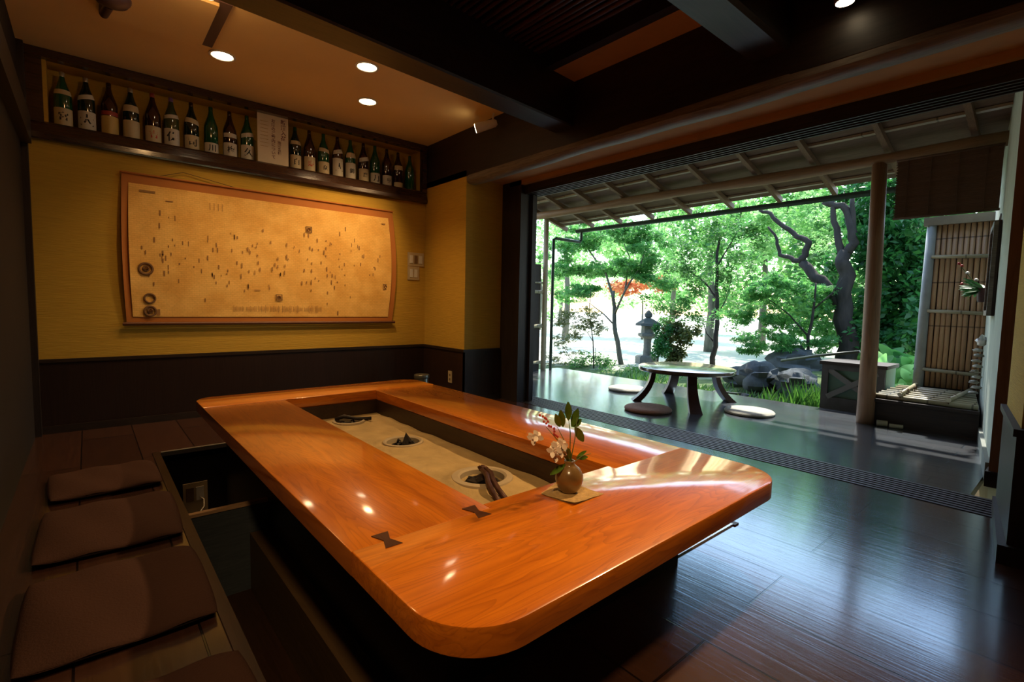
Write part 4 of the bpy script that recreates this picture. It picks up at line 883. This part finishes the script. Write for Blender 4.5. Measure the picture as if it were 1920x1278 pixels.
def leaves(centers, radii, counts, size, star=False, flatness=.5, seed=1, droop=0.0):
    """scatter leaf blades in ellipsoids; returns G-like arrays"""
    r = np.random.default_rng(seed); V = []; F = []; n0 = 0
    for c, rad, n_ in zip(centers, radii, counts):
        d = r.normal(size=(n_, 3)); d /= np.linalg.norm(d, axis=1)[:, None]; d *= (r.random(n_)**(1/2.2))[:, None]
        # lumpy density
        lum = np.sin(d[:, 0]*5+seed)*np.sin(d[:, 1]*6+1)*np.sin(d[:, 2]*7+2); keep = lum+r.normal(0, .45, n_) > -.35; d = d[keep]; m2 = len(d)
        P_ = np.array(c)+d*np.array(rad)
        nrm = r.normal(size=(m2, 3)); nrm[:, 2] = np.abs(nrm[:, 2])+flatness*2.0; nrm /= np.linalg.norm(nrm, axis=1)[:, None]
        t = np.cross(nrm, r.normal(size=(m2, 3))); t /= np.linalg.norm(t, axis=1)[:, None]; b2 = np.cross(nrm, t)
        L = size*(.6+.8*r.random(m2))[:, None]
        blades = ((0, 1.0), (.9, .8), (-.9, .8), (1.9, .5), (-1.9, .5)) if star else ((0, 1.0),)
        for a, s2 in blades:
            dr = t*math.cos(a)+b2*math.sin(a); sd_ = -t*math.sin(a)+b2*math.cos(a); w = .17 if star else .28
            q = np.stack([P_, P_+dr*L*s2*.45+sd_*L*w*s2, P_+dr*L*s2-nrm*L*.12, P_+dr*L*s2*.45-sd_*L*w*s2], 1)
            V.append(q.reshape(-1, 3)); 
    V = np.concatenate(V); return V
def foliage(name, V, mat, parent=None, off=None):
    n4 = len(V)//4; me = bpy.data.meshes.new(name)
    if parent is not None: V = V-np.array(BASES[parent.name])
    me.vertices.add(len(V)); me.vertices.foreach_set('co', V.astype('f').ravel())
    me.loops.add(n4*4); me.loops.foreach_set('vertex_index', np.arange(n4*4, dtype='i'))
    me.polygons.add(n4); me.polygons.foreach_set('loop_start', np.arange(0, n4*4, 4, dtype='i')); me.polygons.foreach_set('loop_total', np.full(n4, 4, dtype='i'))
    me.update(calc_edges=True); me.materials.append(mat); o = bpy.data.objects.new(name, me); COL.objects.link(o)
    if parent is not None: o.parent = parent
    return o
def wig(pts, sub=3, amp=.03, seed=0):
    r = random.Random(seed); out_ = []
    for a, b_ in zip(pts, pts[1:]):
        for k in range(sub): q = a.lerp(b_, k/sub); out_.append(q+Vector([r.uniform(-amp, amp) for _ in range(3)]) if k else q)
    out_.append(pts[-1]); return out_
def tree(name, label, cat, X, limbs, pads, size, mat, bark, dens=1.0, star=False, seed=1, group=None, flat=.5, dx=.5):
    """limbs: [(pixel points on depth X), r0, r1]; pads: (px, py, depth offset, radius y, radius z, count)"""
    b0 = atx(*limbs[0][0][0], X); b0.z = gh(b0.x, b0.y)-.03
    th = thing(name, b0, label, cat, group)
    for i, (pp, r0, r1) in enumerate(limbs):
        rr = random.Random(seed*10+i); pts = [atx(p[0], p[1], X+(p[2] if len(p) > 2 else 0)) for p in pp]
        if i == 0: pts = [b0]+pts[1:] if len(pts) > 2 else [b0, pts[-1]]
        pts = wig(pts, 3, r0*.35, seed+i); n_ = len(pts); g = G(); g.tube(pts, [r0+(r1-r0)*k/(n_-1) for k in range(n_)], 9); part('trunk' if i == 0 else 'branch', g, bark, th, True)
    rs = random.Random(seed*7+1); C_, R_, N_ = [], [], []
    for px, py, ox, ry, rz_, cnt in pads:
        c = atx(px, py, X+ox)
        for q in range(10):
            k_ = rs.uniform(.35, .6); C_.append(c+Vector((rs.gauss(0, dx*.45), rs.gauss(0, ry*.52), rs.gauss(0, rz_*.95)))); R_.append((dx*.5, ry*k_, rz_*rs.uniform(.5, 1.0))); N_.append(int(cnt*dens*.27))
    foliage('foliage', leaves([tuple(c) for c in C_], R_, N_, size, star, flat, seed), mat, th)
    return th
# slim maple, left
tree('maple_tree', 'slender green maple with forked grey trunk at the left of the garden', 'tree', 8.3,
 [([(1165, 695), (1158, 640), (1152, 590), (1150, 545)], .055, .035), ([(1150, 560), (1135, 510, .1), (1105, 470, .2), (1085, 425, .3)], .028, .01), ([(1152, 590), (1172, 545, -.1), (1200, 500, -.1), (1215, 450)], .026, .009), ([(1153, 610), (1128, 585), (1100, 565, .2)], .018, .006), ([(1172, 545), (1180, 480), (1160, 430)], .018, .006)],
 [(1060, 470, 0, .30, .13, 620), (1110, 445, .2, .45, .16, 900), (1170, 430, -.2, .42, .16, 900), (1225, 455, .1, .36, .15, 700), (1075, 510, 0, .38, .13, 850), (1140, 500, .3, .42, .14, 900), (1200, 505, 0, .45, .13, 900), (1100, 545, -.2, .36, .11, 600), (1240, 530, .3, .22, .09, 240), (1060, 555, .2, .2, .08, 200)],
 .062, M['maple'], M['trunk2'], 1.05, True, 3, flat=.25)
# sapling and low shrubs, left edge
tree('young_shrub', 'thin dark-stemmed sapling with sparse small leaves at the garden left edge', 'shrub', 7.6,
 [([(1113, 705), (1112, 640), (1105, 580), (1108, 540)], .013, .006), ([(1112, 640), (1090, 605), (1065, 590)], .006, .003), ([(1080, 690), (1060, 655), (1048, 640)], .006, .003)],
 [(1065, 590, 0, .22, .10, 130), (1050, 640, 0, .18, .10, 90), (1095, 615, 0, .2, .12, 130), (1060, 675, 0, .2, .08, 110), (1120, 600, .2, .2, .12, 130)], .065, M['olive'], M['trunk'], 1, True, 5)
tree('garden_shrub', 'loose green shrub at the foot of the slender maple', 'shrub', 7.8, [([(1120, 705), (1118, 680), (1116, 650)], .01, .004)],
 [(1105, 670, 0, .28, .16, 520), (1140, 690, .1, .3, .10, 420), (1090, 695, -.2, .25, .07, 260), (1180, 695, 0, .3, .06, 260)], .055, M['mid'], M['trunk'], 1, False, 6)
# straight tree, centre
tree('camellia_tree', 'straight dark-trunked tree in the centre of the garden', 'tree', 9.5,
 [([(1336, 682), (1342, 630), (1345, 560), (1344, 490), (1350, 440)], .055, .02), ([(1345, 560), (1322, 530), (1295, 510), (1275, 500)], .022, .006), ([(1344, 500), (1365, 465), (1385, 430)], .018, .006), ([(1338, 640), (1325, 625), (1318, 605)], .016, .006), ([(1345, 590), (1362, 560), (1372, 520)], .012, .005)],
 [(1290, 455, 0, .38, .2, 700), (1345, 430, 0, .42, .2, 800), (1395, 450, .2, .38, .18, 700), (1260, 510, 0, .32, .15, 520), (1310, 520, .3, .4, .18, 650), (1370, 510, 0, .32, .2, 560), (1285, 570, 0, .38, .16, 680), (1235, 560, 0, .25, .12, 320), (1400, 570, .2, .2, .12, 200), (1375, 610, 0, .18, .14, 160), (1310, 600, .2, .22, .12, 200), (1245, 600, .1, .26, .10, 260)], .06, M['mid'], M['trunk'], .95, False, 8)
# small maple in front of the big tree
tree('maple_bush', 'low spreading green maple in front of the thick bent tree', 'tree', 8.0,
 [([(1512, 672), (1515, 630), (1525, 580), (1530, 530)], .028, .012), ([(1515, 630), (1480, 590), (1440, 560)], .014, .005), ([(1525, 580), (1560, 550), (1580, 520)], .012, .005)],
 [(1425, 540, 0, .32, .10, 420), (1480, 540, 0, .32, .09, 420), (1530, 560, .2, .24, .10, 300), (1400, 590, 0, .24, .10, 260), (1455, 595, .2, .30, .10, 330), (1520, 610, .3, .24, .11, 260), (1420, 645, 0, .30, .08, 340), (1480, 640, .1, .32, .09, 340), (1540, 650, .3, .2, .08, 180)], .055, M['maple'], M['trunk'], 1.25, True, 9, flat=.25)
# big bent tree
tree('bent_tree', 'thick dark tree with a crooked bare limb reaching left', 'tree', 8.5,
 [([(1590, 672), (1587, 620), (1580, 560), (1582, 500), (1586, 470)], .145, .085), ([(1580, 575), (1548, 535), (1520, 510), (1503, 492)], .09, .065), ([(1503, 492), (1510, 470), (1517, 455), (1495, 444), (1470, 425), (1445, 400), (1424, 393)], .055, .026), ([(1503, 492), (1485, 484), (1462, 478), (1457, 450), (1440, 425)], .045, .016),
  ([(1586, 475), (1602, 455), (1595, 420), (1580, 385), (1545, 378)], .07, .045), ([(1583, 490), (1570, 440), (1562, 400), (1558, 370)], .055, .03), ([(1600, 460), (1600, 410), (1598, 370)], .04, .03)],
 [(1480, 395, 1.5, .5, .2, 500), (1560, 420, 1.8, .6, .2, 500), (1440, 430, 1.5, .5, .2, 400)], .07, M['lime'], M['trunk'], .9, True, 12)
# dark evergreens on the right
tree('evergreen_tree', 'dense dark green broadleaf evergreen behind the round post', 'tree', 9.0,
 [([(1660, 690), (1660, 600), (1655, 500), (1650, 420)], .06, .03), ([(1655, 520), (1690, 470), (1720, 430)], .03, .01)],
 [(1625, 430, .3, .3, .35, 700), (1660, 420, 0, .38, .32, 900), (1710, 420, 0, .42, .32, 900), (1650, 500, 0, .42, .32, 1000), (1705, 510, 0, .42, .34, 1000), (1680, 580, 0, .45, .3, 1000), (1730, 590, .2, .35, .32, 700), (1640, 620, .2, .32, .26, 600), (1700, 640, 0, .38, .22, 700), (1625, 560, .3, .28, .3, 500), (1740, 480, .2, .3, .35, 600)], .095, M['darkleaf'], M['trunk'], 1.35, False, 14, flat=.1)
tree('evergreen_tree', 'tall dark evergreen rising behind the reed blind', 'tree', 11.0,
 [([(1740, 690), (1740, 560), (1735, 420)], .07, .04)],
 [(1630, 380, 0, .45, .3, 600), (1745, 380, 0, .6, .4, 900), (1770, 480, 0, .6, .5, 900), (1760, 600, 0, .6, .4, 800), (1680, 340, 0, .7, .3, 700)], .11, M['darkleaf'], M['trunk'], 1.2, False, 15, flat=.1)
# low clipped bushes by the lantern
tree('clipped_bush', 'round dark clipped bush directly right of the stone lantern', 'shrub', 8.8, [([(1232, 690), (1236, 650)], .02, .01)], [(1238, 642, -.4, .16, .20, 1100)], .05, M['darkleaf'], M['trunk'], 1, False, 16, flat=.1, dx=.25)
tree('brownish_bush', 'brownish green bush standing between lantern and central tree', 'shrub', 8.8, [([(1270, 680), (1270, 640)], .012, .006), ([(1270, 670), (1285, 630)], .008, .004)], [(1262, 625, 0, .22, .13, 420), (1280, 640, 0, .22, .18, 560), (1265, 660, 0, .24, .12, 380)], .065, M['olive'], M['trunk'], 1.3, False, 17, flat=.1, dx=.25)
# leafy ground plants
def tuft(name, label, X, px, py, n_, h, spread, mat, w=.012, seed=0, group=None, broad=False):
    p = atx(px, py, X); r = random.Random(seed); z0 = gh(p.x, p.y); g = G()
    for k in range(n_):
        a = r.uniform(0, 6.28); q = Vector((p.x+r.gauss(0, spread*.5), p.y+r.gauss(0, spread), 0)); q.z = gh(q.x, q.y)-.01
        d = Vector((math.cos(a)*.5, math.sin(a)*.5, 1.0 if not broad else .45)); leaf(g, q if not broad else q+Vector((0, 0, r.uniform(.05, h))), d, Vector((-1, 0, .3)), h*r.uniform(.6, 1.1) if not broad else r.uniform(.14, .26), w, r.uniform(.1, .7))
    o = part(name, g, mat, None, True); tag(o, label, 'plant', group, None); return o
tuft('grass_clump', 'bright tall grass clump beside the stone box', 6.5, 1520, 742, 260, .34, .12, M['grass'], .007, 1, 'grass clumps behind the deck')
tuft('grass_clump', 'low grass clump between rocks and deck edge', 6.5, 1470, 735, 220, .22, .22, M['grass'], .008, 2, 'grass clumps behind the deck')
tuft('grass_clump', 'short grass clump below the round table', 6.7, 1310, 715, 200, .14, .3, M['grass'], .008, 3, 'grass clumps behind the deck')
tuft('grass_clump', 'green tufts at the deck edge near the slender maple', 7.2, 1200, 700, 200, .18, .35, M['grass'], .009, 4, 'grass clumps behind the deck')
tuft('broadleaf_plant', 'large-leaved bright green plant behind the bench', 7.2, 1690, 700, 70, .34, .18, M['lime'], .05, 5, None, True)
tuft('broadleaf_plant', 'broad-leaved plant between the round post and stone box', 7.4, 1720, 690, 60, .4, .16, M['maple'], .055, 6, None, True)
# rocks
for c, r, sdd, lb in [((7.0, 2.95), (.30, .26, .20), 1, 'large dark grey rock right of the round table'), ((7.3, 3.35), (.28, .22, .13), 2, 'flat grey rock behind the round table'), ((6.9, 2.45), (.25, .24, .19), 3, 'angular dark rock beside the grass clump'), ((6.55, 3.15), (.24, .30, .08), 4, 'low flat stepping stone at the deck edge'), ((7.9, 2.85), (.34, .36, .24), 5, 'dark rock farther back under the low maple')]:
    g = G(); g.blob((c[0], c[1], gh(*c)+r[2]*.45), r, sdd, .30, 16, 12); o = part('garden_rock', g, M['stone'], None, 50); tag(o, lb, 'rock', 'garden rocks')
# stone lantern
L0 = atx(1212, 690, 8.9); lz = gh(L0.x, L0.y)
ln = thing('stone_lantern', (L0.x, L0.y, lz), 'weathered stone lantern with dark roof in the garden centre left', 'lantern')
def lt(prof, nme, seg=6, mt_='granite'): g = G(); g.lathe(prof, (L0.x, L0.y, lz), seg); part(nme, g, M[mt_], ln)
lt([(.24, 0), (.24, .14), (.20, .17)], 'lantern_foot'); lt([(.085, .17), (.075, .45), (.085, .52)], 'lantern_shaft', 14); lt([(.10, .52), (.20, .58), (.20, .63), (.12, .64)], 'lantern_platform')
lt([(.12, .64), (.12, .80)], 'fire_box'); lt([(.26, .79), (.25, .84), (.10, .93), (.06, .95)], 'lantern_roof', 6, 'stone'); lt([(.035, .94), (.075, .98), (.08, 1.04), (.03, 1.10), (0, 1.12)], 'finial', 12, 'stone')
# stone box with X front and bamboo pole
bx = thing('garden_box', (6.1, 1.6, -.2), 'grey weathered box with an X-braced front between post and grass', 'box')
BX, B0, B1 = 5.92, 1.31, 1.86
M['boxw'] = plain('weathered grey wood', (.085, .08, .078), .75, var=.2, vs=8)
M['pane'] = plain('pale green panel', (.10, .20, .15), .4)
g = G(); g.box(BX+.045, BX+.40, B0, B1, -.28, .44); part('box_body', g, M['pane'], bx)
g = G(); g.box(BX, BX+.03, B1-.06, B1, -.28, .46); g.box(BX, BX+.03, B0, B0+.06, -.28, .46); g.box(BX, BX+.03, B0+.06, B1-.06, .39, .46); g.box(BX, BX+.03, B0+.06, B1-.06, -.28, .10); part('front_frame', g, M['boxw'], bx)
for s2 in (-1, 1):
    a = Vector((BX+.012, B0+.06 if s2 < 0 else B1-.06, .10)); b_ = Vector((BX+.012, B1-.06 if s2 < 0 else B0+.06, .39)); c = (a+b_)/2; d = (b_-a)/2; nn_ = Vector((0, -d.z, d.y)).normalized()*.026
    g = G(); g.obox(c+Vector((-.004*s2, 0, 0)), d, nn_, (.010, 0, 0)); part('diagonal_brace', g, plain('paler grey brace', (.17, .17, .16), .7), bx)
g = G(); g.box(BX-.02, BX+.43, B0-.02, B1+.02, .44, .475); part('box_lid', g, M['bench'], bx)
a = atx(1465, 676, 6.5); b_ = atx(1612, 659, 6.3); g = G(); g.tube([a, (a+b_)/2+Vector((0, 0, .01)), b_], .016, 10); o = part('bamboo_pole', g, plain('dark mossy bamboo', (.06, .075, .045), .5), None, True); tag(o, 'long dark bamboo pole lying level above the rocks and the box', 'pole')
# distant planting that closes the garden
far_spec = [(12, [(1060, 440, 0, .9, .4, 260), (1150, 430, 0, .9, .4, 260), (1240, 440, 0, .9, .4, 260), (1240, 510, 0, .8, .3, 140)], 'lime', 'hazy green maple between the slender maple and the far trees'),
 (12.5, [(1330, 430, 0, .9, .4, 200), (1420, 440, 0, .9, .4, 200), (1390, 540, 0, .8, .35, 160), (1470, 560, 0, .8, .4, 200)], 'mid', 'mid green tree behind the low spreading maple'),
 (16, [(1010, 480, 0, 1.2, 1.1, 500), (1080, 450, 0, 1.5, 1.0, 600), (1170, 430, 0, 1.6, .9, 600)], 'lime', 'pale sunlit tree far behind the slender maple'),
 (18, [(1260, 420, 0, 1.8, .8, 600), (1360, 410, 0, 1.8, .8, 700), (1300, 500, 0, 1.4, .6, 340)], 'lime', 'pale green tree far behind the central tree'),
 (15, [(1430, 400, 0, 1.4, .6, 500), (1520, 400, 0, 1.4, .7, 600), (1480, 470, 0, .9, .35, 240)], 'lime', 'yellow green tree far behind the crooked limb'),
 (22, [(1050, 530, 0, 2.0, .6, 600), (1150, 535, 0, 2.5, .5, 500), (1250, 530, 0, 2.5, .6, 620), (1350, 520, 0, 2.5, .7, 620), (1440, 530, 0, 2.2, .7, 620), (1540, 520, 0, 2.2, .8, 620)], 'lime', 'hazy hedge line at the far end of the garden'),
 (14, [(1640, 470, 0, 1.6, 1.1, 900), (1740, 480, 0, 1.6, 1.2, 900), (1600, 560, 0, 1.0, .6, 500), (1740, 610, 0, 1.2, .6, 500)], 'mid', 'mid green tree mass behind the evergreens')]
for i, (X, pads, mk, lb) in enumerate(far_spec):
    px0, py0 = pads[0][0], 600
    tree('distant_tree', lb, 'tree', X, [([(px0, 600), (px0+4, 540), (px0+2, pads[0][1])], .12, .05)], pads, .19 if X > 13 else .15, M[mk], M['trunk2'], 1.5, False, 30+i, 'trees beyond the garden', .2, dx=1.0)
tree('red_shrub', 'reddish leaved shrub low behind the slender maple', 'shrub', 15, [([(1205, 600), (1205, 560)], .04, .02)], [(1190, 535, 0, .9, .10, 420), (1230, 532, 0, .5, .10, 200)], .16, M['redleaf'], M['trunk2'], 1.2, False, 41, None, .3)
